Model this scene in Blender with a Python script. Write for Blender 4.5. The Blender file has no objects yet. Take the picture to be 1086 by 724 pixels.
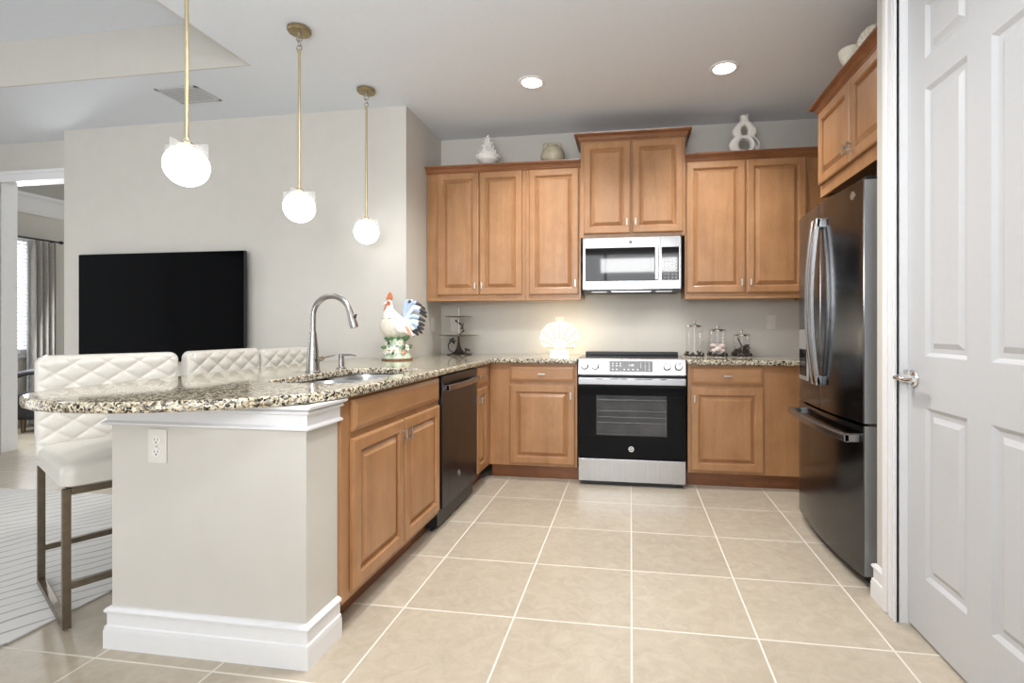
import bpy, bmesh, math, random
from math import sin, cos, pi, radians, sqrt
from mathutils import Vector, Matrix
random.seed(7)
C = bpy.context.scene.collection
scene = bpy.context.scene

# ------------------------------------------------------------------ camera
F_PX, YAW, V0, H, CX = 533.43, 0.152301, 348.88, 1.1330, 587.16
cam = bpy.data.cameras.new('camera'); cam_o = bpy.data.objects.new('camera', cam); C.objects.link(cam_o)
cam.sensor_fit = 'HORIZONTAL'; cam.sensor_width = 36.0
cam.lens = F_PX / 1086 * 36.0
cam.shift_x = (543 - CX) / 1086
cam.shift_y = -(362 - V0) / 1086
cam.clip_start = 0.05
cam_o.location = (0, 0, H); cam_o.rotation_euler = (pi / 2, 0, YAW)
scene.camera = cam_o

# ------------------------------------------------------------------ light, exposure
vs = scene.view_settings
vs.view_transform = 'Standard'; vs.look = 'None'; vs.gamma = 1.0; vs.exposure = 0.0
vs.use_curve_mapping = False
scene.display_settings.display_device = 'sRGB'
W = bpy.data.worlds.new('world'); scene.world = W; W.use_nodes = True
W.node_tree.nodes['Background'].inputs[0].default_value = (0.85, 0.92, 1.0, 1)
W.node_tree.nodes['Background'].inputs[1].default_value = 0.7
scene.cycles.max_bounces = 8
scene.cycles.transparent_max_bounces = 16
scene.cycles.caustics_reflective = False
scene.cycles.caustics_refractive = False
scene.cycles.sample_clamp_indirect = 6.0

def area(name, loc, target, sx, sy, power, col=(1, 1, 1), spread=180):
    l = bpy.data.lights.new(name, 'AREA'); l.shape = 'RECTANGLE'; l.size = sx; l.size_y = sy
    l.energy = power; l.color = col; l.spread = radians(spread)
    o = bpy.data.objects.new(name, l); C.objects.link(o); o.location = loc
    d = Vector(target) - Vector(loc); o.rotation_euler = d.to_track_quat('-Z', 'Y').to_euler()
    return o
# fill sun added behind the camera, added living room side fill, bedroom window light
sn = bpy.data.lights.new('soft_daylight', 'SUN'); sn.energy = 2.7; sn.angle = radians(58); sn.color = (0.98, 0.99, 1.0)
so = bpy.data.objects.new('soft_daylight', sn); C.objects.link(so)
so.rotation_euler = Vector((-0.30, 1.0, -0.05)).to_track_quat('-Z', 'Y').to_euler()
area('daylight_living_window', (-6.4, 0.6, 1.3), (0.0, 1.4, 1.2), 2.6, 2.0, 7, (0.97, 0.99, 1.0))
area('daylight_bedroom_window', (-6.6, 4.45, 1.5), (-4.6, 5.4, 1.2), 0.5, 1.2, 70, (0.95, 0.98, 1.0))
# upward fill added to lighten the ceiling, in the way of a bounced flash
area('bounced_lamp', (-0.5, -0.3, 1.6), (-0.45, 0.6, 2.8), 0.8, 0.8, 46, (0.96, 0.985, 1.0))
# strip light added high behind the camera to show white in the microwave glass
area('strip_softbox', (0.13, -1.0, 2.24), (0.0, 3.9, 1.62), 1.3, 0.24, 16, (1.0, 1.0, 1.0))
DOWNLIGHT_W = 8.0
PENDANT_E = 6.0

# ------------------------------------------------------------------ materials
def nodes(name):
    m = bpy.data.materials.new(name); m.use_nodes = True
    nt = m.node_tree; b = nt.nodes['Principled BSDF']
    return m, nt, b
def N(nt, t, **kw):
    n = nt.nodes.new(t)
    for k, v in kw.items(): setattr(n, k, v)
    return n
def L(nt, a, b): nt.links.new(a, b)
def ramp(nt, fac, stops, interp='LINEAR'):
    r = N(nt, 'ShaderNodeValToRGB'); r.color_ramp.interpolation = interp
    e = r.color_ramp.elements
    while len(e) < len(stops): e.new(0.5)
    for el, (p, c) in zip(e, stops):
        el.position = p; el.color = (*c, 1)
    L(nt, fac, r.inputs[0]); return r.outputs[0]
def pm(name, col, rough=0.5, metal=0.0, coat=0.0, emis=None, es=0.0, noise=0.04, nscale=30, bump=0.0, spec=0.5):
    m, nt, b = nodes(name)
    b.inputs['Roughness'].default_value = rough; b.inputs['Metallic'].default_value = metal
    b.inputs['Coat Weight'].default_value = coat; b.inputs['Specular IOR Level'].default_value = spec
    tc = N(nt, 'ShaderNodeTexCoord'); nz = N(nt, 'ShaderNodeTexNoise')
    nz.inputs['Scale'].default_value = nscale; nz.inputs['Detail'].default_value = 3
    L(nt, tc.outputs['Object'], nz.inputs['Vector'])
    lo = tuple(max(0, c * (1 - noise)) for c in col); hi = tuple(min(1, c * (1 + noise)) for c in col)
    L(nt, ramp(nt, nz.outputs[0], [(0.3, lo), (0.7, hi)]), b.inputs['Base Color'])
    if bump:
        bp = N(nt, 'ShaderNodeBump'); bp.inputs['Strength'].default_value = bump; bp.inputs['Distance'].default_value = 0.004
        L(nt, nz.outputs[0], bp.inputs['Height']); L(nt, bp.outputs[0], b.inputs['Normal'])
    if emis:
        b.inputs['Emission Color'].default_value = (*emis, 1); b.inputs['Emission Strength'].default_value = es
    return m
def brushed(name, col, rough, axis, metal=1.0):
    m, nt, b = nodes(name)
    tc = N(nt, 'ShaderNodeTexCoord'); mp = N(nt, 'ShaderNodeMapping')
    mp.inputs['Scale'].default_value = {'x': (1, 200, 200), 'z': (200, 200, 1), 'y': (200, 1, 200)}[axis]
    nz = N(nt, 'ShaderNodeTexNoise'); nz.inputs['Scale'].default_value = 2; nz.inputs['Detail'].default_value = 2
    L(nt, tc.outputs['Object'], mp.inputs[0]); L(nt, mp.outputs[0], nz.inputs['Vector'])
    L(nt, ramp(nt, nz.outputs[0], [(0.2, tuple(c * 0.93 for c in col)), (0.8, tuple(min(1, c * 1.06) for c in col))]), b.inputs['Base Color'])
    mr = N(nt, 'ShaderNodeMapRange'); mr.inputs['To Min'].default_value = rough * 0.85; mr.inputs['To Max'].default_value = rough * 1.2
    L(nt, nz.outputs[0], mr.inputs[0]); L(nt, mr.outputs[0], b.inputs['Roughness'])
    b.inputs['Metallic'].default_value = metal
    return m
def wood(name, axis, c1, c2, rough=0.34):
    m, nt, b = nodes(name)
    tc = N(nt, 'ShaderNodeTexCoord'); oi = N(nt, 'ShaderNodeObjectInfo')
    add = N(nt, 'ShaderNodeVectorMath', operation='ADD'); sc = N(nt, 'ShaderNodeVectorMath', operation='SCALE')
    cb = N(nt, 'ShaderNodeCombineXYZ')
    for k in range(3): L(nt, oi.outputs['Random'], cb.inputs[k])
    L(nt, cb.outputs[0], sc.inputs[0]); sc.inputs['Scale'].default_value = 13.0
    L(nt, tc.outputs['Object'], add.inputs[0]); L(nt, sc.outputs[0], add.inputs[1])
    mp = N(nt, 'ShaderNodeMapping')
    mp.inputs['Scale'].default_value = {'z': (9, 9, 0.9), 'x': (0.9, 9, 9)}[axis]
    L(nt, add.outputs[0], mp.inputs[0])
    n1 = N(nt, 'ShaderNodeTexNoise'); n1.inputs['Scale'].default_value = 1.6; n1.inputs['Detail'].default_value = 5; n1.inputs['Distortion'].default_value = 0.6
    L(nt, mp.outputs[0], n1.inputs['Vector'])
    n2 = N(nt, 'ShaderNodeTexNoise'); n2.inputs['Scale'].default_value = 22; n2.inputs['Detail'].default_value = 2
    L(nt, mp.outputs[0], n2.inputs['Vector'])
    n3 = N(nt, 'ShaderNodeTexNoise'); n3.inputs['Scale'].default_value = 5; n3.inputs['Detail'].default_value = 3
    L(nt, add.outputs[0], n3.inputs['Vector'])
    a = N(nt, 'ShaderNodeMath', operation='MULTIPLY_ADD'); a.inputs[1].default_value = 0.25
    L(nt, n2.outputs[0], a.inputs[0]); 
    a2 = N(nt, 'ShaderNodeMath', operation='MULTIPLY_ADD'); a2.inputs[1].default_value = 0.45; L(nt, n3.outputs[0], a2.inputs[0])
    a3 = N(nt, 'ShaderNodeMath', operation='MULTIPLY'); a3.inputs[1].default_value = 0.45; L(nt, n1.outputs[0], a3.inputs[0])
    L(nt, a3.outputs[0], a2.inputs[2]); L(nt, a2.outputs[0], a.inputs[2])
    L(nt, ramp(nt, a.outputs[0], [(0.38, c1), (0.72, c2)]), b.inputs['Base Color'])
    b.inputs['Roughness'].default_value = rough; b.inputs['Coat Weight'].default_value = 0.12; b.inputs['Coat Roughness'].default_value = 0.25
    return m
def granite():
    m, nt, b = nodes('granite')
    tc = N(nt, 'ShaderNodeTexCoord')
    nz = N(nt, 'ShaderNodeTexNoise'); nz.inputs['Scale'].default_value = 45; nz.inputs['Detail'].default_value = 4
    L(nt, tc.outputs['Object'], nz.inputs['Vector'])
    sb = N(nt, 'ShaderNodeVectorMath', operation='SUBTRACT'); sb.inputs[1].default_value = (0.5, 0.5, 0.5)
    L(nt, nz.outputs['Color'], sb.inputs[0])
    sc = N(nt, 'ShaderNodeVectorMath', operation='SCALE'); sc.inputs['Scale'].default_value = 0.028
    L(nt, sb.outputs[0], sc.inputs[0])
    ad = N(nt, 'ShaderNodeVectorMath', operation='ADD'); L(nt, tc.outputs['Object'], ad.inputs[0]); L(nt, sc.outputs[0], ad.inputs[1])
    v = N(nt, 'ShaderNodeTexVoronoi'); v.inputs['Scale'].default_value = 150
    L(nt, ad.outputs[0], v.inputs['Vector'])
    sp = N(nt, 'ShaderNodeSeparateColor'); L(nt, v.outputs['Color'], sp.inputs[0])
    c1 = ramp(nt, sp.outputs[0], [(0.0, (0.012, 0.011, 0.010)), (0.17, (0.075, 0.055, 0.04)), (0.25, (0.26, 0.205, 0.14)),
                                  (0.38, (0.52, 0.46, 0.34)), (0.56, (0.68, 0.64, 0.53)), (0.86, (0.34, 0.325, 0.29))], 'CONSTANT')
    n2 = N(nt, 'ShaderNodeTexNoise'); n2.inputs['Scale'].default_value = 60; n2.inputs['Detail'].default_value = 5
    L(nt, tc.outputs['Object'], n2.inputs['Vector'])
    c2 = ramp(nt, n2.outputs[0], [(0.33, (0.02, 0.02, 0.02)), (0.42, (0.9, 0.85, 0.75)), (0.60, (1, 1, 1)), (0.75, (1.0, 0.92, 0.78))])
    mx = N(nt, 'ShaderNodeMix', data_type='RGBA', blend_type='MULTIPLY'); mx.inputs[0].default_value = 0.9
    L(nt, c1, mx.inputs[6]); L(nt, c2, mx.inputs[7]); L(nt, mx.outputs[2], b.inputs['Base Color'])
    b.inputs['Roughness'].default_value = 0.07
    return m
def tile():
    m, nt, b = nodes('floor_tile')
    ge = N(nt, 'ShaderNodeNewGeometry'); sx = N(nt, 'ShaderNodeSeparateXYZ'); L(nt, ge.outputs['Position'], sx.inputs[0])
    S = 0.4572
    def edge(out, off):
        a = N(nt, 'ShaderNodeMath', operation='SUBTRACT'); a.inputs[1].default_value = off; L(nt, out, a.inputs[0])
        d = N(nt, 'ShaderNodeMath', operation='DIVIDE'); d.inputs[1].default_value = S; L(nt, a.outputs[0], d.inputs[0])
        fl = N(nt, 'ShaderNodeMath', operation='FLOOR'); L(nt, d.outputs[0], fl.inputs[0])
        fr = N(nt, 'ShaderNodeMath', operation='FRACT'); L(nt, d.outputs[0], fr.inputs[0])
        s = N(nt, 'ShaderNodeMath', operation='SUBTRACT'); s.inputs[1].default_value = 0.5; L(nt, fr.outputs[0], s.inputs[0])
        ab = N(nt, 'ShaderNodeMath', operation='ABSOLUTE'); L(nt, s.outputs[0], ab.inputs[0])
        return ab.outputs[0], fl.outputs[0]
    ex, ix = edge(sx.outputs[0], 0.0027); ey, iy = edge(sx.outputs[1], 1.9313)
    mxx = N(nt, 'ShaderNodeMath', operation='MAXIMUM'); L(nt, ex, mxx.inputs[0]); L(nt, ey, mxx.inputs[1])
    gm = N(nt, 'ShaderNodeMapRange'); gm.interpolation_type = 'SMOOTHSTEP'
    gm.inputs['From Min'].default_value = 0.4905; gm.inputs['From Max'].default_value = 0.4945
    L(nt, mxx.outputs[0], gm.inputs[0])
    wn = N(nt, 'ShaderNodeTexWhiteNoise'); wn.noise_dimensions = '2D'
    cb = N(nt, 'ShaderNodeCombineXYZ'); L(nt, ix, cb.inputs[0]); L(nt, iy, cb.inputs[1]); L(nt, cb.outputs[0], wn.inputs['Vector'])
    off = N(nt, 'ShaderNodeVectorMath', operation='SCALE'); off.inputs['Scale'].default_value = 9.0; L(nt, wn.outputs['Color'], off.inputs[0])
    ad = N(nt, 'ShaderNodeVectorMath', operation='ADD'); L(nt, ge.outputs['Position'], ad.inputs[0]); L(nt, off.outputs[0], ad.inputs[1])
    n1 = N(nt, 'ShaderNodeTexNoise'); n1.inputs['Scale'].default_value = 15; n1.inputs['Detail'].default_value = 8; n1.inputs['Roughness'].default_value = 0.7; n1.inputs['Distortion'].default_value = 0.8
    L(nt, ad.outputs[0], n1.inputs['Vector'])
    col = ramp(nt, n1.outputs[0], [(0.28, (0.40, 0.34, 0.262)), (0.5, (0.462, 0.40, 0.315)), (0.72, (0.525, 0.462, 0.372))])
    br = N(nt, 'ShaderNodeMapRange'); br.inputs['To Min'].default_value = 0.94; br.inputs['To Max'].default_value = 1.05; L(nt, wn.outputs['Value'], br.inputs[0])
    vm = N(nt, 'ShaderNodeVectorMath', operation='SCALE'); L(nt, col, vm.inputs[0]); L(nt, br.outputs[0], vm.inputs['Scale'])
    mx = N(nt, 'ShaderNodeMix', data_type='RGBA'); L(nt, gm.outputs[0], mx.inputs[0]); L(nt, vm.outputs[0], mx.inputs[6]); mx.inputs[7].default_value = (0.72, 0.68, 0.60, 1)
    L(nt, mx.outputs[2], b.inputs['Base Color'])
    rr = N(nt, 'ShaderNodeMapRange'); rr.inputs['To Min'].default_value = 0.33; rr.inputs['To Max'].default_value = 0.8; L(nt, gm.outputs[0], rr.inputs[0]); L(nt, rr.outputs[0], b.inputs['Roughness'])
    hh = N(nt, 'ShaderNodeMath', operation='MULTIPLY_ADD'); hh.inputs[1].default_value = -1.0; L(nt, gm.outputs[0], hh.inputs[0])
    h2 = N(nt, 'ShaderNodeMath', operation='MULTIPLY'); h2.inputs[1].default_value = 0.25; L(nt, n1.outputs[0], h2.inputs[0]); L(nt, h2.outputs[0], hh.inputs[2])
    bp = N(nt, 'ShaderNodeBump'); bp.inputs['Strength'].default_value = 0.25; bp.inputs['Distance'].default_value = 0.003
    L(nt, hh.outputs[0], bp.inputs['Height']); L(nt, bp.outputs[0], b.inputs['Normal'])
    return m
def thin_glass(name, tint=(1, 1, 1), gloss=0.12, dark=None):
    m = bpy.data.materials.new(name); m.use_nodes = True; nt = m.node_tree; nt.nodes.clear()
    out = N(nt, 'ShaderNodeOutputMaterial'); tr = N(nt, 'ShaderNodeBsdfTransparent'); tr.inputs[0].default_value = (*tint, 1)
    gl = N(nt, 'ShaderNodeBsdfGlossy'); gl.inputs['Roughness'].default_value = 0.03
    fr = N(nt, 'ShaderNodeFresnel'); fr.inputs['IOR'].default_value = 1.45
    mr = N(nt, 'ShaderNodeMath', operation='MULTIPLY_ADD'); mr.inputs[1].default_value = 0.22; mr.inputs[2].default_value = gloss * 0.3; L(nt, fr.outputs[0], mr.inputs[0])
    mx = N(nt, 'ShaderNodeMixShader'); L(nt, mr.outputs[0], mx.inputs[0]); L(nt, tr.outputs[0], mx.inputs[1]); L(nt, gl.outputs[0], mx.inputs[2])
    L(nt, mx.outputs[0], out.inputs[0]); return m
def emit(name, col, st):
    m, nt, b = nodes(name)
    b.inputs['Base Color'].default_value = (*[min(1, c) for c in col], 1)
    b.inputs['Emission Color'].default_value = (*col, 1); b.inputs['Emission Strength'].default_value = st
    return m
def rug_mat():
    m, nt, b = nodes('rug_weave')
    tc = N(nt, 'ShaderNodeTexCoord'); mp = N(nt, 'ShaderNodeMapping'); mp.inputs['Rotation'].default_value = (0, 0, radians(32))
    mp.inputs['Scale'].default_value = (1, 1, 1); L(nt, tc.outputs['Object'], mp.inputs[0])
    nz = N(nt, 'ShaderNodeTexNoise'); nz.inputs['Scale'].default_value = 1.6; nz.inputs['Detail'].default_value = 2
    L(nt, mp.outputs[0], nz.inputs['Vector'])
    sp = N(nt, 'ShaderNodeSeparateXYZ'); L(nt, mp.outputs[0], sp.inputs[0])
    k = N(nt, 'ShaderNodeMath', operation='MULTIPLY_ADD'); k.inputs[1].default_value = 0.20; L(nt, nz.outputs[0], k.inputs[0]); L(nt, sp.outputs[0], k.inputs[2])
    f = N(nt, 'ShaderNodeMath', operation='MULTIPLY'); f.inputs[1].default_value = 12.0; L(nt, k.outputs[0], f.inputs[0])
    fr = N(nt, 'ShaderNodeMath', operation='FRACT'); L(nt, f.outputs[0], fr.inputs[0])
    n2 = N(nt, 'ShaderNodeTexNoise'); n2.inputs['Scale'].default_value = 7; L(nt, tc.outputs['Object'], n2.inputs['Vector'])
    th = N(nt, 'ShaderNodeMath', operation='MULTIPLY_ADD'); th.inputs[1].default_value = 0.28; th.inputs[2].default_value = -0.03; L(nt, n2.outputs[0], th.inputs[0])
    lt = N(nt, 'ShaderNodeMath', operation='LESS_THAN'); L(nt, fr.outputs[0], lt.inputs[0]); L(nt, th.outputs[0], lt.inputs[1])
    mx = N(nt, 'ShaderNodeMix', data_type='RGBA'); L(nt, lt.outputs[0], mx.inputs[0])
    mx.inputs[6].default_value = (0.72, 0.71, 0.69, 1); mx.inputs[7].default_value = (0.40, 0.39, 0.37, 1)
    L(nt, mx.outputs[2], b.inputs['Base Color']); b.inputs['Roughness'].default_value = 0.95
    bp = N(nt, 'ShaderNodeBump'); bp.inputs['Strength'].default_value = 0.6; bp.inputs['Distance'].default_value = 0.006; bp.invert = True
    L(nt, lt.outputs[0], bp.inputs['Height']); L(nt, bp.outputs[0], b.inputs['Normal'])
    return m

M = {}
M['wall'] = pm('wall_paint', (0.58, 0.555, 0.51), 0.85, noise=0.015, nscale=8)
M['ceiling'] = pm('ceiling_paint', (0.72, 0.748, 0.79), 0.9, noise=0.01)
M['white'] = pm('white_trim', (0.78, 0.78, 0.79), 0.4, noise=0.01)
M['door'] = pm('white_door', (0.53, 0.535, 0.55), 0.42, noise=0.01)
M['tile'] = tile()
WC1, WC2 = (0.295, 0.140, 0.056), (0.435, 0.230, 0.108)
M['wood'] = wood('maple_vertical', 'z', WC1, WC2)
M['wood_h'] = wood('maple_horizontal', 'x', WC1, WC2)
M['wood_crown'] = wood('maple_crown', 'x', (0.17, 0.064, 0.024), (0.30, 0.125, 0.052), 0.28)
M['wood_dark'] = wood('maple_stained_dark', 'x', (0.15, 0.05, 0.018), (0.30, 0.115, 0.042))
M['granite'] = granite()
M['nickel'] = pm('satin_nickel', (0.55, 0.52, 0.48), 0.28, 1.0, noise=0.02)
M['chrome'] = pm('chrome', (0.85, 0.85, 0.86), 0.08, 1.0, noise=0.01)
M['steel_x'] = brushed('steel_brushed_x', (0.33, 0.33, 0.335), 0.24, 'x')
M['steel_z'] = brushed('steel_brushed_z', (0.45, 0.45, 0.455), 0.25, 'z')
M['sink_steel'] = brushed('sink_steel', (0.60, 0.61, 0.62), 0.3, 'y')
M['faucet'] = pm('faucet_stainless', (0.40, 0.385, 0.37), 0.27, 1.0, noise=0.02)
M['black_steel'] = brushed('black_stainless', (0.105, 0.108, 0.115), 0.17, 'z')
M['black_steel_dull'] = brushed('black_stainless_dull', (0.062, 0.066, 0.075), 0.28, 'z')
M['slate'] = brushed('slate_handle', (0.36, 0.36, 0.37), 0.25, 'x')
M['door_side'] = pm('grey_door_side', (0.42, 0.42, 0.42), 0.4, 0.6, noise=0.02)
M['black'] = pm('black_plastic', (0.012, 0.012, 0.013), 0.4, noise=0.05)
M['black_gloss'] = pm('black_gloss', (0.005, 0.005, 0.006), 0.05, noise=0.02, spec=0.09)
M['microwave_glass'] = pm('microwave_glass', (0.006, 0.006, 0.007), 0.04, noise=0.02, spec=0.6)
M['screen'] = pm('television_screen', (0.0015, 0.0015, 0.002), 0.10, noise=0.02, spec=0.02)
M['grey_panel'] = pm('grey_display_panel', (0.13, 0.13, 0.135), 0.25, noise=0.02)
M['brass'] = pm('aged_brass', (0.36, 0.285, 0.155), 0.3, 1.0, noise=0.12, nscale=60)
M['brass_rod'] = pm('pale_brass', (0.68, 0.58, 0.36), 0.32, 1.0, noise=0.04)
M['globe'] = emit('glowing_globe', (1.0, 0.985, 0.96), PENDANT_E)
M['downlight'] = emit('downlight_lens', (1.0, 0.97, 0.92), 14.0)
M['glass'] = thin_glass('clear_glass')
def acrylic():
    m = bpy.data.materials.new('frosted_acrylic'); m.use_nodes = True; nt = m.node_tree; nt.nodes.clear()
    out = N(nt, 'ShaderNodeOutputMaterial'); tr = N(nt, 'ShaderNodeBsdfTransparent'); tl = N(nt, 'ShaderNodeBsdfTranslucent'); df = N(nt, 'ShaderNodeBsdfDiffuse')
    tl.inputs[0].default_value = (0.9, 0.9, 0.88, 1); df.inputs[0].default_value = (0.9, 0.9, 0.88, 1)
    a = N(nt, 'ShaderNodeMixShader'); L(nt, tl.outputs[0], a.inputs[1]); L(nt, df.outputs[0], a.inputs[2])
    b_ = N(nt, 'ShaderNodeMixShader'); b_.inputs[0].default_value = 0.11; L(nt, tr.outputs[0], b_.inputs[1]); L(nt, a.outputs[0], b_.inputs[2])
    L(nt, b_.outputs[0], out.inputs[0]); return m
M['fin'] = acrylic()
M['oven_glass'] = thin_glass('smoked_oven_glass', (0.62, 0.62, 0.63), 0.1)
M['leather'] = pm('ivory_leather', (0.64, 0.615, 0.56), 0.28, noise=0.03, nscale=120, bump=0.05)
M['bronze'] = pm('bronze_frame', (0.19, 0.155, 0.115), 0.36, 0.85, noise=0.1, nscale=40)
M['rug'] = rug_mat()
M['plate'] = pm('outlet_plate', (0.70, 0.68, 0.63), 0.4, noise=0.01)
M['socket'] = pm('outlet_face', (0.78, 0.77, 0.73), 0.35, noise=0.01)
M['slot'] = pm('outlet_slot', (0.05, 0.045, 0.04), 0.6)
M['ceramic'] = pm('white_ceramic', (0.80, 0.78, 0.74), 0.3, noise=0.03)
M['bisque'] = pm('white_bisque', (0.78, 0.76, 0.72), 0.75, noise=0.05, nscale=90, bump=0.2)
M['stoneware'] = pm('stoneware_glaze', (0.42, 0.38, 0.28), 0.4, noise=0.18, nscale=14)
M['red'] = pm('orange_red_glaze', (0.52, 0.13, 0.04), 0.3, noise=0.25, nscale=60)
M['blue'] = pm('pale_blue_glaze', (0.42, 0.54, 0.74), 0.3, noise=0.15, nscale=40)
M['dark_tip'] = pm('dark_feather_glaze', (0.04, 0.035, 0.035), 0.3, noise=0.2)
M['cream'] = pm('cream_glaze', (0.74, 0.70, 0.60), 0.3, noise=0.1, nscale=50)
M['green'] = pm('green_leaf_glaze', (0.10, 0.22, 0.09), 0.35, noise=0.35, nscale=70)
M['pale_green'] = pm('pale_green_glaze', (0.55, 0.68, 0.52), 0.35, noise=0.2, nscale=40)
M['pink'] = pm('coral_pink_glaze', (0.72, 0.34, 0.26), 0.35, noise=0.2, nscale=60)
M['yellow'] = pm('yellow_glaze', (0.75, 0.48, 0.08), 0.35, noise=0.1)
M['brown'] = pm('brown_glaze', (0.22, 0.10, 0.04), 0.35, noise=0.2)
M['pewter'] = pm('pewter', (0.42, 0.39, 0.35), 0.3, 0.9, noise=0.15, nscale=60)
M['dark_iron'] = pm('dark_iron', (0.045, 0.037, 0.032), 0.45, 0.6, noise=0.25, nscale=60)
M['shellpink'] = pm('pale_pink_shell', (0.72, 0.60, 0.55), 0.5, noise=0.12, nscale=60)
M['coffee'] = pm('dark_coffee', (0.05, 0.028, 0.02), 0.5, noise=0.4, nscale=90)
M['lampshell'] = pm('lit_shell', (0.45, 0.42, 0.36), 0.5, emis=(1.0, 0.94, 0.78), es=0.95)
M['lampslot'] = pm('lit_shell_slots', (0.22, 0.14, 0.04), 0.6, emis=(1.0, 0.76, 0.40), es=0.5)
M['curtain'] = pm('grey_beige_curtain', (0.40, 0.38, 0.35), 0.9, noise=0.08, nscale=40)
M['sheer'] = pm('pale_sheer', (0.70, 0.72, 0.73), 0.9, noise=0.04, nscale=40)
M['day'] = emit('daylight_pane', (0.93, 0.97, 1.0), 1.3)  # glow of the added living room window
M['day_soft'] = emit('daylight_pane_soft', (0.97, 0.98, 1.0), 2.6)
M['blind'] = pm('white_blind', (0.82, 0.84, 0.86), 0.6, noise=0.02)
M['vent'] = pm('vent_grey', (0.50, 0.50, 0.51), 0.5, noise=0.03)
M['vent_dark'] = pm('vent_dark', (0.03, 0.03, 0.03), 0.8)
M['dark_fabric'] = pm('dark_fabric', (0.045, 0.045, 0.05), 0.9, noise=0.2)
M['blue_fabric'] = pm('blue_fabric', (0.05, 0.16, 0.32), 0.9, noise=0.2)
M['white_print'] = emit('white_print', (0.9, 0.92, 0.95), 0.5)
M['grey_print'] = pm('grey_print', (0.45, 0.45, 0.46), 0.5)
M['print_black'] = pm('black_print', (0.02, 0.02, 0.02), 0.5)

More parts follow.
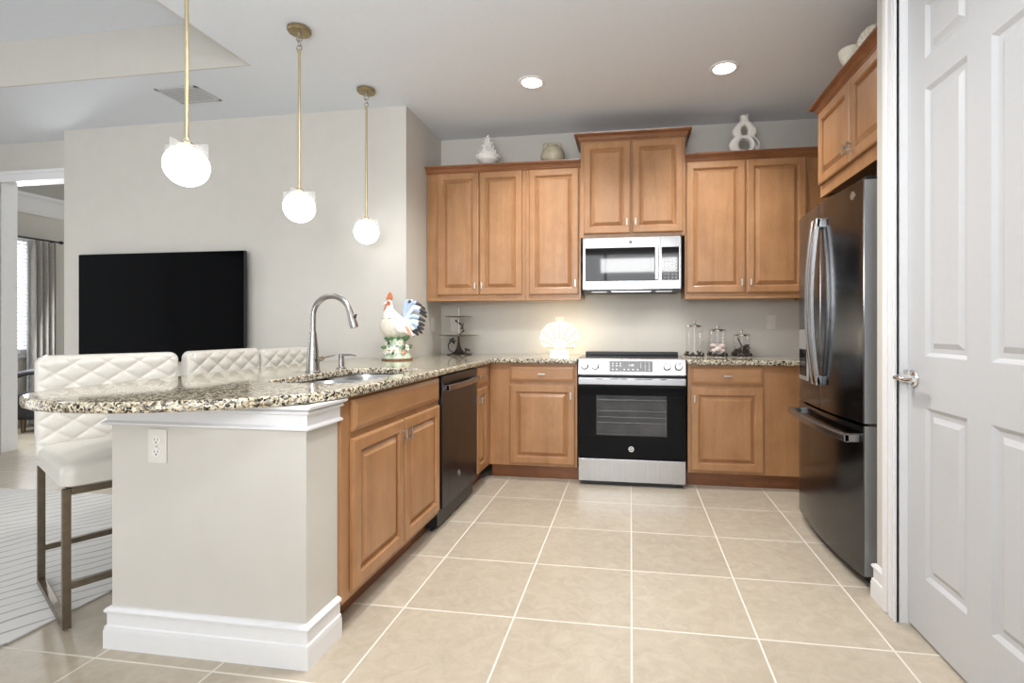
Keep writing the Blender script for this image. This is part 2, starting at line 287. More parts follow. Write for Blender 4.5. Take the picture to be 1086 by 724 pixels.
# ------------------------------------------------------------------ mesh helpers
class MB:
    def __init__(s): s.bm = bmesh.new(); s.mi = 0
    def quad(s, vs):
        f = s.bm.faces.new(vs); f.material_index = s.mi; return f
    def box(s, x0, x1, y0, y1, z0, z1, bev=0.0, seg=2, rot=None, piv=None):
        b = bmesh.new(); bmesh.ops.create_cube(b, size=1)
        for v in b.verts:
            v.co = Vector(((x0 + x1) / 2 + v.co.x * (x1 - x0), (y0 + y1) / 2 + v.co.y * (y1 - y0), (z0 + z1) / 2 + v.co.z * (z1 - z0)))
        if bev > 0: bmesh.ops.bevel(b, geom=list(b.edges), offset=bev, segments=seg, profile=0.5, affect='EDGES')
        if rot is not None:
            p = Vector(piv) if piv is not None else Vector(((x0 + x1) / 2, (y0 + y1) / 2, (z0 + z1) / 2))
            for v in b.verts: v.co = rot @ (v.co - p) + p
        s.merge(b)
    def merge(s, b):
        b.verts.index_update(); mp = [s.bm.verts.new(v.co) for v in b.verts]
        for f in b.faces:
            try: s.quad([mp[v.index] for v in f.verts])
            except ValueError: pass
        b.free()
    def loft(s, rings, closed_u=True, cap0=True, cap1=True):
        R = [[s.bm.verts.new(p) for p in r] for r in rings]
        n = len(R[0])
        for a, b in zip(R, R[1:]):
            for i in range(n if closed_u else n - 1):
                j = (i + 1) % n; s.quad([a[i], a[j], b[j], b[i]])
        if cap0: s.quad(list(reversed(R[0])))
        if cap1: s.quad(R[-1])
        return R
    def tube(s, path, rad, seg=10, closed=False, sx=1.0):
        P = [Vector(p) for p in path]; n = len(P)
        if not hasattr(rad, '__len__'): rad = [rad] * n
        T = []
        for i in range(n):
            a = P[(i - 1) % n] if (closed or i > 0) else P[i]; b = P[(i + 1) % n] if (closed or i < n - 1) else P[i]
            T.append((b - a).normalized())
        up = Vector((0, 0, 1)) if abs(T[0].z) < 0.9 else Vector((1, 0, 0))
        nrm = (up - T[0] * up.dot(T[0])).normalized(); rings = []
        for i in range(n):
            nrm = (nrm - T[i] * nrm.dot(T[i])).normalized(); bn = T[i].cross(nrm)
            rings.append([P[i] + (nrm * cos(2 * pi * k / seg) * sx + bn * sin(2 * pi * k / seg)) * rad[i] for k in range(seg)])
        if closed: rings.append(rings[0]); 
        if closed:
            R = [[s.bm.verts.new(p) for p in r] for r in rings[:-1]]; R.append(R[0])
            for a, b in zip(R, R[1:]):
                for i in range(seg): s.quad([a[i], a[(i + 1) % seg], b[(i + 1) % seg], b[i]])
        else: s.loft(rings)
    def cyl(s, p0, p1, r0, r1=None, seg=24):
        s.tube([p0, p1], [r0, r0 if r1 is None else r1], seg)
    def lathe(s, prof, cx=0, cy=0, seg=32, cz=0, cap=True):
        rings = [[(cx + r * cos(2 * pi * k / seg), cy + r * sin(2 * pi * k / seg), cz + z) for k in range(seg)] for r, z in prof]
        s.loft(rings, cap0=cap, cap1=cap)
    def ell(s, c, r, seg=20, rg=12, rot=None):
        b = bmesh.new(); bmesh.ops.create_uvsphere(b, u_segments=seg, v_segments=rg, radius=1)
        for v in b.verts:
            p = Vector((v.co.x * r[0], v.co.y * r[1], v.co.z * r[2]))
            v.co = (rot @ p if rot is not None else p) + Vector(c)
        s.merge(b)
    def prism(s, pts, axis, lo, hi):
        def mk(p, t): return {'x': (t, p[0], p[1]), 'y': (p[0], t, p[1]), 'z': (p[0], p[1], t)}[axis]
        s.loft([[mk(p, lo) for p in pts], [mk(p, hi) for p in pts]])
    def ringpanel(s, x0, x1, z0, z1, rings, cap=True, back=True):
        R = [[(x0 + i, y, z0 + i), (x1 - i, y, z0 + i), (x1 - i, y, z1 - i), (x0 + i, y, z1 - i)] for i, y in rings]
        s.loft(R, cap0=back, cap1=cap)
    def mould(s, path, prof, closed=False):
        """sweep prof (out, z) along a plan polyline with mitred corners; out is to the right of travel"""
        P = [Vector((p[0], p[1])) for p in path]; rings = []
        for i, p in enumerate(P):
            ds = []
            if i > 0: ds.append((P[i] - P[i - 1]).normalized())
            if i < len(P) - 1: ds.append((P[i + 1] - P[i]).normalized())
            ns = [Vector((d.y, -d.x)) for d in ds]
            n = ns[0] if len(ns) == 1 else (ns[0] + ns[1]) / (1 + ns[0].dot(ns[1]))
            rings.append([(p.x + n.x * o, p.y + n.y * o, z) for o, z in prof])
        s.loft(rings)
    def build(s, name, mats, parent=None, smooth=35, loc=None):
        bmesh.ops.recalc_face_normals(s.bm, faces=list(s.bm.faces))
        me = bpy.data.meshes.new(name); s.bm.to_mesh(me); s.bm.free()
        if not isinstance(mats, (list, tuple)): mats = [mats]
        for m in mats: me.materials.append(M[m] if isinstance(m, str) else m)
        if smooth:
            me.polygons.foreach_set('use_smooth', [True] * len(me.polygons)); me.set_sharp_from_angle(angle=radians(smooth))
        o = bpy.data.objects.new(name, me); C.objects.link(o)
        if smooth:
            wn = o.modifiers.new('weighted_normal', 'WEIGHTED_NORMAL'); wn.keep_sharp = True; wn.weight = 80
        if parent is not None: o.parent = parent
        if loc is not None: o.location = loc
        return o
def tag(o, label=None, cat=None, group=None):
    if label: o['label'] = label
    if cat: o['category'] = cat
    if group: o['group'] = group
    return o
def thing(name, label, cat, loc=(0, 0, 0), rotz=0, group=None):
    o = bpy.data.objects.new(name, None); C.objects.link(o); o.location = loc; o.rotation_euler = (0, 0, rotz)
    o.empty_display_size = 0.1
    return tag(o, label, cat, group)
def struct(o): o['kind'] = 'structure'; return o
def copy_tree(o, parent=None):
    c = o.copy(); C.objects.link(c); c.parent = parent
    for ch in list(o.children): copy_tree(ch, c)
    return c
def from_curve(name, splines, extrude, bevel, mat, parent=None, res=4, smooth=35):
    cu = bpy.data.curves.new(name, 'CURVE'); cu.dimensions = '2D'; cu.fill_mode = 'BOTH'
    for pts in splines:
        sp = cu.splines.new('POLY'); sp.points.add(len(pts) - 1); sp.use_cyclic_u = True
        for p, q in zip(sp.points, pts): p.co = (q[0], q[1], 0, 1)
    cu.extrude = extrude; cu.bevel_depth = bevel; cu.bevel_resolution = res; cu.offset = -bevel
    t = bpy.data.objects.new(name, cu); C.objects.link(t)
    dg = bpy.context.evaluated_depsgraph_get(); me = bpy.data.meshes.new_from_object(t.evaluated_get(dg))
    bpy.data.objects.remove(t); bpy.data.curves.remove(cu)
    me.materials.clear(); me.materials.append(M[mat])
    me.polygons.foreach_set('use_smooth', [True] * len(me.polygons)); me.set_sharp_from_angle(angle=radians(smooth))
    o = bpy.data.objects.new(name, me); C.objects.link(o)
    if parent is not None: o.parent = parent
    return o
def text(name, s, size, mat, parent, mtx, depth=0.0006):
    cu = bpy.data.curves.new(name, 'FONT'); cu.body = s; cu.size = size; cu.extrude = depth; cu.align_x = 'CENTER'; cu.align_y = 'CENTER'
    t = bpy.data.objects.new(name, cu); C.objects.link(t)
    dg = bpy.context.evaluated_depsgraph_get(); me = bpy.data.meshes.new_from_object(t.evaluated_get(dg))
    bpy.data.objects.remove(t); bpy.data.curves.remove(cu)
    me.materials.clear(); me.materials.append(M[mat]); me.transform(mtx)
    o = bpy.data.objects.new(name, me); C.objects.link(o); o.parent = parent
    return o
FRONT = Matrix.Rotation(pi / 2, 4, 'X')            # text lying in XY -> standing, read from -Y
def arc(cx, cy, r, a0, a1, n): return [(cx + r * cos(radians(a0 + (a1 - a0) * i / n)), cy + r * sin(radians(a0 + (a1 - a0) * i / n))) for i in range(n + 1)]
def smooth_path(pts, n=8):
    P = [Vector(p) for p in pts]; out = []
    for i in range(len(P) - 1):
        p0 = P[max(i - 1, 0)]; p1 = P[i]; p2 = P[i + 1]; p3 = P[min(i + 2, len(P) - 1)]
        for k in range(n):
            t = k / n
            out.append(0.5 * ((2 * p1) + (-p0 + p2) * t + (2 * p0 - 5 * p1 + 4 * p2 - p3) * t * t + (-p0 + 3 * p1 - 3 * p2 + p3) * t ** 3))
    out.append(P[-1]); return out

# ------------------------------------------------------------------ room shell
XL, XR, YB, YT, ZC = -1.68, 1.75, 4.30, 3.59, 2.82      # kitchen left wall, right wall, back wall, television wall, ceiling
XW = -4.755                                              # left end of the television wall
b = MB(); b.box(-7.2, 2.0, -2.4, 7.3, -0.06, 0); struct(b.build('floor', 'tile'))
b = MB(); b.box(XL - 0.01, XR + 0.1, YB, YB + 0.12, 0, ZC); struct(b.build('wall_back', 'wall'))
b = MB(); b.box(XL - 0.12, XL, YT + 0.19, YB, 0, ZC); struct(b.build('wall_left', 'wall'))
b = MB(); b.box(XW, XL, YT, YT + 0.19, 0, ZC); struct(b.build('wall_living', 'wall'))
b = MB(); b.box(XR, XR + 0.1, 2.18, YB, 0, ZC); struct(b.build('wall_right', 'wall'))
XP = 1.025                                               # pantry wall face
DY0, DY1, DH = 1.325, 2.122, 2.445
b = MB(); b.box(XP, XR, DY1 + 0.005, 2.30, 0, ZC); b.box(XP, XP + 0.115, -2.3, DY0 - 0.005, 0, ZC); b.box(XP, XP + 0.115, DY0 - 0.005, DY1 + 0.005, DH + 0.005, ZC)
struct(b.build('wall_pantry', 'wall'))
# wall with the bedroom doorway, left of the television wall
OX0 = -5.70
b = MB(); b.box(-7.2, OX0 - 0.03, YT + 0.19, YT + 0.31, 0, ZC); b.box(OX0 - 0.03, XW, YT + 0.19, YT + 0.31, 2.50, ZC)
struct(b.build('wall_doorway', 'wall'))
# unseen outer walls, window openings added to let light in
b = MB()
WY = -2.2
b.box(-7.2, -5.0, WY - 0.12, WY, 0, ZC); b.box(-2.2, -1.1, WY - 0.12, WY, 2.66, ZC); b.box(1.0, XP, WY - 0.12, WY, 0, ZC)
b.box(-5.0, -2.2, WY - 0.12, WY, 2.66, ZC); b.box(-1.1, 1.0, WY - 0.12, WY, 2.66, ZC)
struct(b.build('wall_rear', 'wall'))
b = MB(); XO = -6.55
b.box(XO - 0.12, XO, WY, -0.8, 0, ZC); b.box(XO - 0.12, XO, 2.0, YT + 0.19, 0, ZC); b.box(XO - 0.12, XO, -0.8, 2.0, 2.4, ZC)
struct(b.build('wall_outer', 'wall'))
def glazed(name, axis, a0, a1, z0, z1, t, mull, mat):
    f = MB(); w = 0.05
    def bx(u0, u1, q0, q1, d=0.05):
        if axis == 'x': f.box(u0, u1, t - d, t + 0.01, q0, q1)
        else: f.box(t - d, t + 0.01, u0, u1, q0, q1)
    bx(a0, a1, z0, z0 + w); bx(a0, a1, z1 - w, z1); bx(a0, a0 + w, z0, z1); bx(a1 - w, a1, z0, z1)
    for m_ in mull: bx(m_ - w / 2, m_ + w / 2, z0, z1)
    fr = struct(f.build(name, 'white'))
    g = MB()
    if axis == 'x': g.box(a0 + 0.02, a1 - 0.02, t - 0.075, t - 0.06, z0 + 0.02, z1 - 0.02)
    else: g.box(t - 0.075, t - 0.06, a0 + 0.02, a1 - 0.02, z0 + 0.02, z1 - 0.02)
    g.build('pane', mat, fr); return fr
glazed('window_2', 'x', -5.0, 1.0, 0.0, 2.66, WY - 0.02, [-3.5, -2.0, -0.5], 'glass')  # added glazing, widened so the rear fill reaches the back wall
glazed('window_4', 'y', -0.8, 2.0, 0.0, 2.4, XO - 0.02, [0.6], 'day')  # added window out of view, its glowing pane is side fill
# ceiling with the living room tray recess
TX, TY, TZ = -2.404, 2.893, 3.13
b = MB()
b.box(TX, XR + 0.1, WY - 0.12, YB + 0.12, ZC, ZC + 0.08); b.box(-6.7, TX, TY, YT + 0.31, ZC, ZC + 0.08)
b.box(-6.7, TX, WY - 0.12, -1.2, ZC, ZC + 0.08); b.box(-6.7, -6.0, -1.2, TY, ZC, ZC + 0.08)
b.box(-6.1, TX + 0.1, -1.3, TY + 0.1, TZ, TZ + 0.06)
struct(b.build('ceiling', 'ceiling'))
b = MB()
e = 0.012
b.box(-6.0, TX, TY - e, TY - 0.0002, ZC + 0.0003, TZ - 0.0002); b.box(TX - e, TX - 0.0002, -1.2 + e, TY - e, ZC + 0.0003, TZ - 0.0002); b.box(-6.0, TX, -1.1998, -1.2 + e, ZC + 0.0003, TZ - 0.0002); b.box(-5.9998, -6.0 + e, -1.2 + e, TY - e, ZC + 0.0003, TZ - 0.0002)
struct(b.build('wall_tray', 'wall'))

# bedroom beyond the doorway
BX, BY1 = -7.0, 7.2
WN0, WN1, WZ0, WZ1 = 4.30, 4.95, 0.84, 2.20
b = MB()
b.box(BX - 0.1, BX, YT + 0.31, WN0, 0, 3.05); b.box(BX - 0.1, BX, WN1, BY1, 0, 3.05); b.box(BX - 0.1, BX, WN0, WN1, 0, WZ0); b.box(BX - 0.1, BX, WN0, WN1, WZ1, 3.05)
b.box(BX - 0.1, -3.4, BY1, BY1 + 0.1, 0, 3.05); b.box(-3.5, -3.4, YT + 0.31, BY1, 0, 3.05)
struct(b.build('wall_bedroom', 'wall'))
b = MB(); b.box(BX - 0.1, -3.4, YT + 0.31, BY1 + 0.1, 3.05, 3.12); struct(b.build('ceiling_bedroom', 'ceiling'))
b = MB(); b.mould([(BX, YT + 0.32), (BX, BY1)], [(0, 2.49), (0.015, 2.49), (0.05, 2.55), (0.08, 2.63), (0.12, 2.68), (0.12, 2.71), (0, 2.71)])
struct(b.build('trim_4', 'white'))
b = MB(); b.mould([(BX, YT + 0.32), (BX, BY1)], [(0, 2.96), (0.03, 2.96), (0.07, 3.03), (0.07, 3.05), (0, 3.05)])
struct(b.build('trim_5', 'white'))
glw = glazed('window_1', 'y', WN0, WN1, WZ0, WZ1, BX - 0.02, [], 'day_soft')
b = MB(); b.box(BX - 0.04, BX + 0.05, WN0 - 0.05, WN1 + 0.05, WZ0 - 0.04, WZ0)
b.build('sill', 'vent', glw)
bl = MB()
z = WZ0 + 0.06
while z < WZ1 - 0.05:
    bl.box(BX - 0.012, BX + 0.028, WN0 + 0.03, WN1 - 0.03, z, z + 0.003, rot=Matrix.Rotation(radians(28), 3, 'Y')); z += 0.042
bl.box(BX - 0.01, BX + 0.03, WN0 + 0.02, WN1 - 0.02, WZ1 - 0.05, WZ1 - 0.005)
tag(bl.build('window_blind', 'blind'), 'white horizontal slat blind over the bright bedroom window', 'blind')
# doorway casing
b = MB()
yf = YT + 0.19
for x0, x1, dy in ((OX0 - 0.09, OX0 + 0.004, 0.018), (OX0 - 0.09, OX0 - 0.06, 0.028), (OX0 - 0.014, OX0 + 0.004, 0.022)):
    b.box(x0, x1, yf - dy, yf, 0, 2.475 if x1 > OX0 else 2.56, 0.004)
b.box(OX0 - 0.09, XW - 0.002, yf - 0.018, yf, 2.47, 2.56, 0.004); b.box(OX0 - 0.09, XW - 0.002, yf - 0.03, yf, 2.535, 2.565, 0.004)
b.box(OX0 - 0.03, OX0, yf, yf + 0.13, 0, 2.50); b.box(OX0 - 0.03, XW - 0.002, yf, yf + 0.13, 2.475, 2.50)
struct(b.build('trim_3', 'white'))

# peninsula half wall, its crown and baseboard
PX0, PX1, PY0, PY1 = -1.835, -1.075, 1.54, 1.722
b = MB()
b.prism([(PX0, PY0), (PX1, PY0), (PX1, PY1), (-1.70, PY1), (-1.70, YT), (PX0, YT)], 'z', 0, 0.876)
struct(b.build('wall_peninsula', 'wall'))
bp = [(0, 0), (0.018, 0), (0.018, 0.062), (0.0155, 0.070), (0.0155, 0.078), (0.010, 0.082), (0.010, 0.122), (0.016, 0.127), (0.017, 0.134), (0.012, 0.141), (0.005, 0.145), (0, 0.146)]
b = MB(); b.mould([(PX0, 3.0), (PX0, PY0), (PX1, PY0), (PX1, PY1)], bp)
struct(b.build('baseboard_peninsula', 'white'))
cp = [(0, 0.792), (0.008, 0.792), (0.022, 0.797), (0.022, 0.803), (0.010, 0.810), (0.010, 0.845), (0.024, 0.850), (0.026, 0.858), (0.018, 0.862), (0.040, 0.868), (0.042, 0.878), (0, 0.878)]
b = MB(); b.mould([(PX0, 3.0), (PX0, PY0), (PX1, PY0), (PX1, PY1)], cp)
struct(b.build('trim_1', 'white'))
b = MB(); b.mould([(1.12, 2.30), (XP, 2.30), (XP, 2.212)], bp); struct(b.build('baseboard_pantry', 'white'))

# pantry door with casing
b = MB()
for (y0, y1, z0, z1) in ((DY1 - 0.002, DY1 + 0.088, 0, DH + 0.09), (DY0 - 0.088, DY0 + 0.002, 0, DH + 0.09), (DY0 - 0.088, DY1 + 0.088, DH, DH + 0.09)):
    b.box(XP - 0.014, XP, y0, y1, z0, z1, 0.003)
b.box(XP - 0.024, XP, DY1 + 0.058, DY1 + 0.088, 0, DH + 0.09, 0.006); b.box(XP - 0.019, XP, DY1 + 0.02, DY1 + 0.05, 0, DH + 0.06, 0.004)
b.box(XP - 0.021, XP, DY1 - 0.002, DY1 + 0.008, 0, DH, 0.003)
b.box(XP, XP + 0.115, DY1, DY1 + 0.005, 0, DH); b.box(XP, XP + 0.115, DY0 - 0.005, DY0, 0, DH); b.box(XP, XP + 0.115, DY0 - 0.005, DY1 + 0.005, DH, DH + 0.005)
struct(b.build('trim_2', 'white'))
XD = 1.055
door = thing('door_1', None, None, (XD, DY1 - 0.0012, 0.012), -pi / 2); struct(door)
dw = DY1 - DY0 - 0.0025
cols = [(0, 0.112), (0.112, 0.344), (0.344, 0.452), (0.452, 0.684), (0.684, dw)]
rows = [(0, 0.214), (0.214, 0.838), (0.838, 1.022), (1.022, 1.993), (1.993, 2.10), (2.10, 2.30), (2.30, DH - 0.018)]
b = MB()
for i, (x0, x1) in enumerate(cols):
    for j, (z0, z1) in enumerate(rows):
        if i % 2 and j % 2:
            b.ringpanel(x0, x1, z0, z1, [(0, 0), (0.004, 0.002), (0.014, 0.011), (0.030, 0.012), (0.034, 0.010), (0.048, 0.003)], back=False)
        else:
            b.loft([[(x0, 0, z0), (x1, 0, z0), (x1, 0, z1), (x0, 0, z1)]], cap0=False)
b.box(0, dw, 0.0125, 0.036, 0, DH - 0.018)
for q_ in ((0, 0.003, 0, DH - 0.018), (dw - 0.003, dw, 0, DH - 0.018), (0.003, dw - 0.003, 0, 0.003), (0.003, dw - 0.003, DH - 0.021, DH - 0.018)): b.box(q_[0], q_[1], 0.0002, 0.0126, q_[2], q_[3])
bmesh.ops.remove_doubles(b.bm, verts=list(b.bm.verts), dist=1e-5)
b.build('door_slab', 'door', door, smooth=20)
h = MB(); kx, kz = 0.040, 0.938
h.lathe([(0.0, 0), (0.033, 0), (0.034, 0.004), (0.030, 0.010), (0.016, 0.013), (0.012, 0.016), (0.0115, 0.05), (0.0, 0.052)], seg=28)
for v in h.bm.verts: v.co = Vector((kx + v.co.x, -v.co.z, kz + v.co.y))
h.tube(smooth_path([(kx, -0.045, kz), (kx - 0.002, -0.060, kz), (kx + 0.02, -0.064, kz + 0.001), (kx + 0.06, -0.056, kz - 0.004), (kx + 0.105, -0.052, kz + 0.002)], 6), [0.011] * 8 + [0.010] * 8 + [0.009] * 8 + [0.0075], 12)
h.cyl((kx, -0.060, kz), (kx, -0.069, kz), 0.0095, 0.007, 16)
h.build('door_handle', 'chrome', door)
h = MB(); h.box(-0.0015, 0.002, -0.016, 0.002, 0.915, 0.965, 0.0008); h.build('latch_plate', 'nickel', door)

# ------------------------------------------------------------------ cabinets
def pull(x, z, y, vert, parent, ln=0.052):
    h = MB(); d = ln / 2
    if vert:
        h.box(x - 0.005, x + 0.005, y - 0.026, y - 0.018, z - d, z + d, 0.0015)
        for s in (-1, 1): h.box(x - 0.004, x + 0.004, y - 0.019, y, z + s * d * 0.62 - 0.004, z + s * d * 0.62 + 0.004)
    else:
        h.box(x - d, x + d, y - 0.026, y - 0.018, z - 0.005, z + 0.005, 0.0015)
        for s in (-1, 1): h.box(x + s * d * 0.62 - 0.004, x + s * d * 0.62 + 0.004, y - 0.019, y, z - 0.004, z + 0.004)
    return h.build('handle', 'nickel', parent)
DOOR_R = [(0, -0.0015), (0, -0.015), (0.003, -0.0185), (0.010, -0.021), (0.050, -0.021), (0.0525, -0.0170), (0.056, -0.0150), (0.0575, -0.0040), (0.0630, -0.0035), (0.086, -0.0180), (0.089, -0.0190)]
DRAW_R = [(0, -0.0015), (0, -0.012), (0.004, -0.0145), (0.020, -0.021), (0.023, -0.021)]
def cabinet(name, label, loc, rotz, w, z0, z1, depth, fronts, kick=0.0, top=True, group=None, cat='cabinet', rail=0.0, filler=None):
    r = thing(name, label, cat, loc, rotz, group)
    x0, x1 = -w / 2, w / 2; t = 0.018
    c = MB()
    c.box(x0, x0 + t, 0.019, depth, z0, z1); c.box(x1 - t, x1, 0.019, depth, z0, z1)
    c.box(x0 + t, x1 - t, 0.019, depth, z0 + 0.02, z0 + 0.038); c.box(x0 + t, x1 - t, depth - 0.008, depth, z0 + 0.038, z1)
    if top: c.box(x0 + t, x1 - t, 0.019, depth - 0.008, z1 - t, z1)
    c.build('body', 'wood', r)
    f = MB(); f.box(x0, x1, 0, 0.0188, z0, z1, 0.0012)
    f.build('face_frame', 'wood', r)
    if kick:
        k = MB(); k.box(x0, x1, 0.075, 0.09, 0, z0 - 0.0005); k.build('toe_kick', 'wood_dark', r)
    if rail:
        k = MB(); k.box(x0, x1, -0.008, 0.018, z0 - rail, z0 - 0.0005, 0.004); k.build('light_rail', 'wood_h', r)
    for fr in fronts:
        p = MB(); kind = fr[0]
        p.ringpanel(fr[1], fr[2], fr[3], fr[4], DOOR_R if kind == 'door' else DRAW_R)
        o = p.build({'door': 'door', 'drawer': 'drawer_front', 'false': 'false_front'}[kind], 'wood' if kind == 'door' else 'wood_h', r, smooth=15)
        if len(fr) > 5 and fr[5]: pull(fr[5][0], fr[5][1], -0.0208, fr[5][2] == 'v', o)
    return r
YF = 3.975                        # upper cabinet frame plane
ZU0, ZU1 = 1.385, 2.425
def upper(name, label, xa, xb, doors, z0=ZU0, z1=ZU1, yf=YF, rail=0.022, **k):
    xc = (xa + xb) / 2
    fr = [('door', a - xc, b_ - xc, d0, d1, (hx - xc, hz, 'v')) for a, b_, d0, d1, hx, hz in doors]
    return cabinet(name, label, (xc, yf, 0), 0, xb - xa, z0, z1, YB - yf - 0.002, fr, rail=rail, **k)
upper('wall_cabinet', 'maple wall cabinet with two doors at the left end, under the white coral vase', XL + 0.004, -0.838,
      [(-1.580, -1.226, 1.412, 2.412, -1.252, 1.485), (-1.220, -0.866, 1.412, 2.412, -1.194, 1.485)])
upper('wall_cabinet', 'single door maple wall cabinet left of the microwave, under the stoneware jug', -0.837, -0.392,
      [(-0.808, -0.408, 1.408, 2.410, -0.432, 1.495)])
upper('wall_cabinet', 'tall crowned maple cabinet with two short doors directly above the microwave', -0.390, 0.408,
      [(-0.366, -0.003, 1.876, 2.590, -0.03, 1.96), (0.010, 0.392, 1.876, 2.590, 0.036, 1.96)], z0=1.848, z1=2.615, yf=3.945, rail=0)
upper('wall_cabinet', 'maple wall cabinet with two doors below the white figure-eight vase', 0.410, 1.30,
      [(0.420, 0.852, 1.408, 2.410, 0.825, 1.485), (0.862, 1.284, 1.408, 2.410, 0.889, 1.485)])
b = MB(); b.box(1.3005, 1.47, YF + 0.012, YB - 0.002, ZU0 - 0.02, ZU1); b.box(1.47, XR - 0.002, YF + 0.10, YB - 0.002, ZU0 - 0.02, ZU1)
tag(b.build('filler_panel', 'wood'), 'narrow maple filler panel right of the two-door cabinet, behind the refrigerator', 'panel')
CR = [(0, -0.012), (0.005, -0.012), (0.012, -0.004), (0.012, 0.002), (0.017, 0.005), (0.020, 0.014), (0.032, 0.024), (0.042, 0.027), (0.042, 0.031), (0.050, 0.034), (0.052, 0.042), (0, 0.042)]
def crown(label, path, zb, prof=CR, top=None):
    c = MB(); c.mould(path, [(o, zb + z) for o, z in prof])
    if top: c.box(*top)
    return tag(c.build('crown_moulding', 'wood_crown'), label, 'crown moulding')
crown('stained crown moulding along the top of the left wall cabinets, below coral vase and jug', [(XL + 0.004, YF - 0.001), (-0.3915, YF - 0.001)], ZU1, top=(XL + 0.004, -0.3915, YF, YB - 0.002, ZU1 + 0.028, ZU1 + 0.042))
crown('raised stained crown moulding around the cabinet over the microwave', [(-0.390, YB - 0.003), (-0.390, 3.944), (0.408, 3.944), (0.408, YB - 0.003)], 2.615)
crown('stained crown moulding on the right wall cabinet beneath the figure-eight vase', [(0.4095, YF - 0.001), (1.47, YF - 0.001)], ZU1, top=(0.4095, 1.47, YF, YB - 0.002, ZU1 + 0.028, ZU1 + 0.042))

# cabinet over the refrigerator, facing the peninsula
FX = 1.12
cabinet('wall_cabinet', 'short maple cabinet with two doors above the black refrigerator', (FX, 2.765, 0), -pi / 2, 0.90, 1.915, 2.425, XR - FX - 0.002,
        [('door', -0.435, -0.004, 1.985, 2.408, (-0.030, 2.055, 'v')), ('door', 0.004, 0.435, 1.985, 2.408, (0.030, 2.055, 'v'))])
crown('stained crown moulding over the refrigerator cabinet, under the nautilus shell', [(XR - 0.003, 3.216), (FX - 0.001, 3.216), (FX - 0.001, 2.314)], 2.425, top=(FX, XR - 0.003, 2.314, 3.215, 2.453, 2.467))
b = MB(); b.box(FX + 0.045, XR - 0.002, 3.2175, 3.236, 0, 2.409); 
tag(b.build('end_panel', 'wood'), 'maple end panel standing between the refrigerator and the back counter', 'panel')

# base cabinets on the back wall
YBF = 3.705; ZB0, ZB1 = 0.108, 0.878
def base(name, label, xa, xb, fronts, **k):
    xc = (xa + xb) / 2
    return cabinet(name, label, (xc, YBF, 0), 0, xb - xa, ZB0, ZB1, YB - YBF - 0.002,
                   [(f_[0], f_[1] - xc, f_[2] - xc, f_[3], f_[4], (f_[5][0] - xc, f_[5][1], f_[5][2])) for f_ in fronts], kick=0.1, top=False, **k)
base('base_cabinet', 'maple base cabinet with drawer and door left of the stainless range', -1.0612, -0.392,
     [('drawer', -0.902, -0.408, 0.742, 0.862, (-0.655, 0.800, 'h')), ('door', -0.902, -0.408, 0.128, 0.718, (-0.437, 0.642, 'v'))])
base('base_cabinet', 'maple base cabinet with drawer and door between the range and refrigerator', 0.402, 1.19,
     [('drawer', 0.424, 0.916, 0.742, 0.862, (0.672, 0.802, 'h')), ('door', 0.424, 0.916, 0.128, 0.718, (0.446, 0.642, 'v'))])

# base cabinets of the peninsula, facing the refrigerator
XF = -1.062
def pen(name, label, ya, yb, fronts, **k):
    yc = (ya + yb) / 2
    return cabinet(name, label, (XF, yc, 0), pi / 2, yb - ya, ZB0, ZB1, 0.60,
                   [(f_[0], f_[1] - yc, f_[2] - yc, f_[3], f_[4], (f_[5][0] - yc, f_[5][1], f_[5][2]) if f_[5] else None) for f_ in fronts], kick=0.1, top=False, **k)
pen('sink_cabinet', 'wide maple sink cabinet with two doors and false front nearest the camera', PY1 + 0.003, 2.676,
    [('false', 1.782, 2.652, 0.742, 0.864, None), ('door', 1.778, 2.212, 0.135, 0.715, (2.190, 0.645, 'v')), ('door', 2.220, 2.652, 0.135, 0.715, (2.244, 0.645, 'v'))])
pen('base_cabinet', 'narrow maple drawer cabinet between the dishwasher and the inner corner', 3.322, 3.7045,
    [('drawer', 3.345, 3.585, 0.742, 0.862, (3.465, 0.80, 'h')), ('door', 3.345, 3.585, 0.135, 0.715, (3.372, 0.640, 'v'))])

# ------------------------------------------------------------------ countertops
left = -2.08
outl = [(-1.018, 3.655), (-1.018, 1.86)]
outl += [(-1.024, 1.76), (-1.040, 1.66), (-1.075, 1.565), (-1.13, 1.49), (-1.20, 1.43), (-1.28, 1.378), (-1.37, 1.332), (-1.46, 1.298), (-1.55, 1.275), (-1.65, 1.264),
         (-1.74, 1.268), (-1.83, 1.288), (-1.92, 1.325), (-1.99, 1.370), (-2.045, 1.43), (-2.073, 1.50), (left, 1.58)]
outl += [(left, YT - 0.003), (XL + 0.003, YT - 0.003), (XL + 0.003, YB - 0.003), (-0.390, YB - 0.003), (-0.390, 3.655)]
SX0, SX1, SY0, SY1 = -1.52, -1.125, 1.86, 2.63
def rrect(x0, x1, y0, y1, r, n=6):
    return arc(x1 - r, y1 - r, r, 0, 90, n) + arc(x0 + r, y1 - r, r, 90, 180, n) + arc(x0 + r, y0 + r, r, 180, 270, n) + arc(x1 - r, y0 + r, r, 270, 360, n)
hole = rrect(SX0, SX1, SY0, SY1, 0.09)[::-1]
ct = from_curve('countertop', [outl[::-1], hole], 0.0085, 0.009, 'granite'); ct.location = (0, 0, 0.8975)
tag(ct, 'speckled granite countertop of the peninsula with rounded end and sink cutout', 'countertop')
ct = from_curve('countertop', [[(0.397, 3.655), (1.20, 3.655), (1.20, YB - 0.003), (0.397, YB - 0.003)]], 0.0085, 0.009, 'granite'); ct.location = (0, 0, 0.8975)
tag(ct, 'short granite countertop under the three glass jars, right of the range', 'countertop')

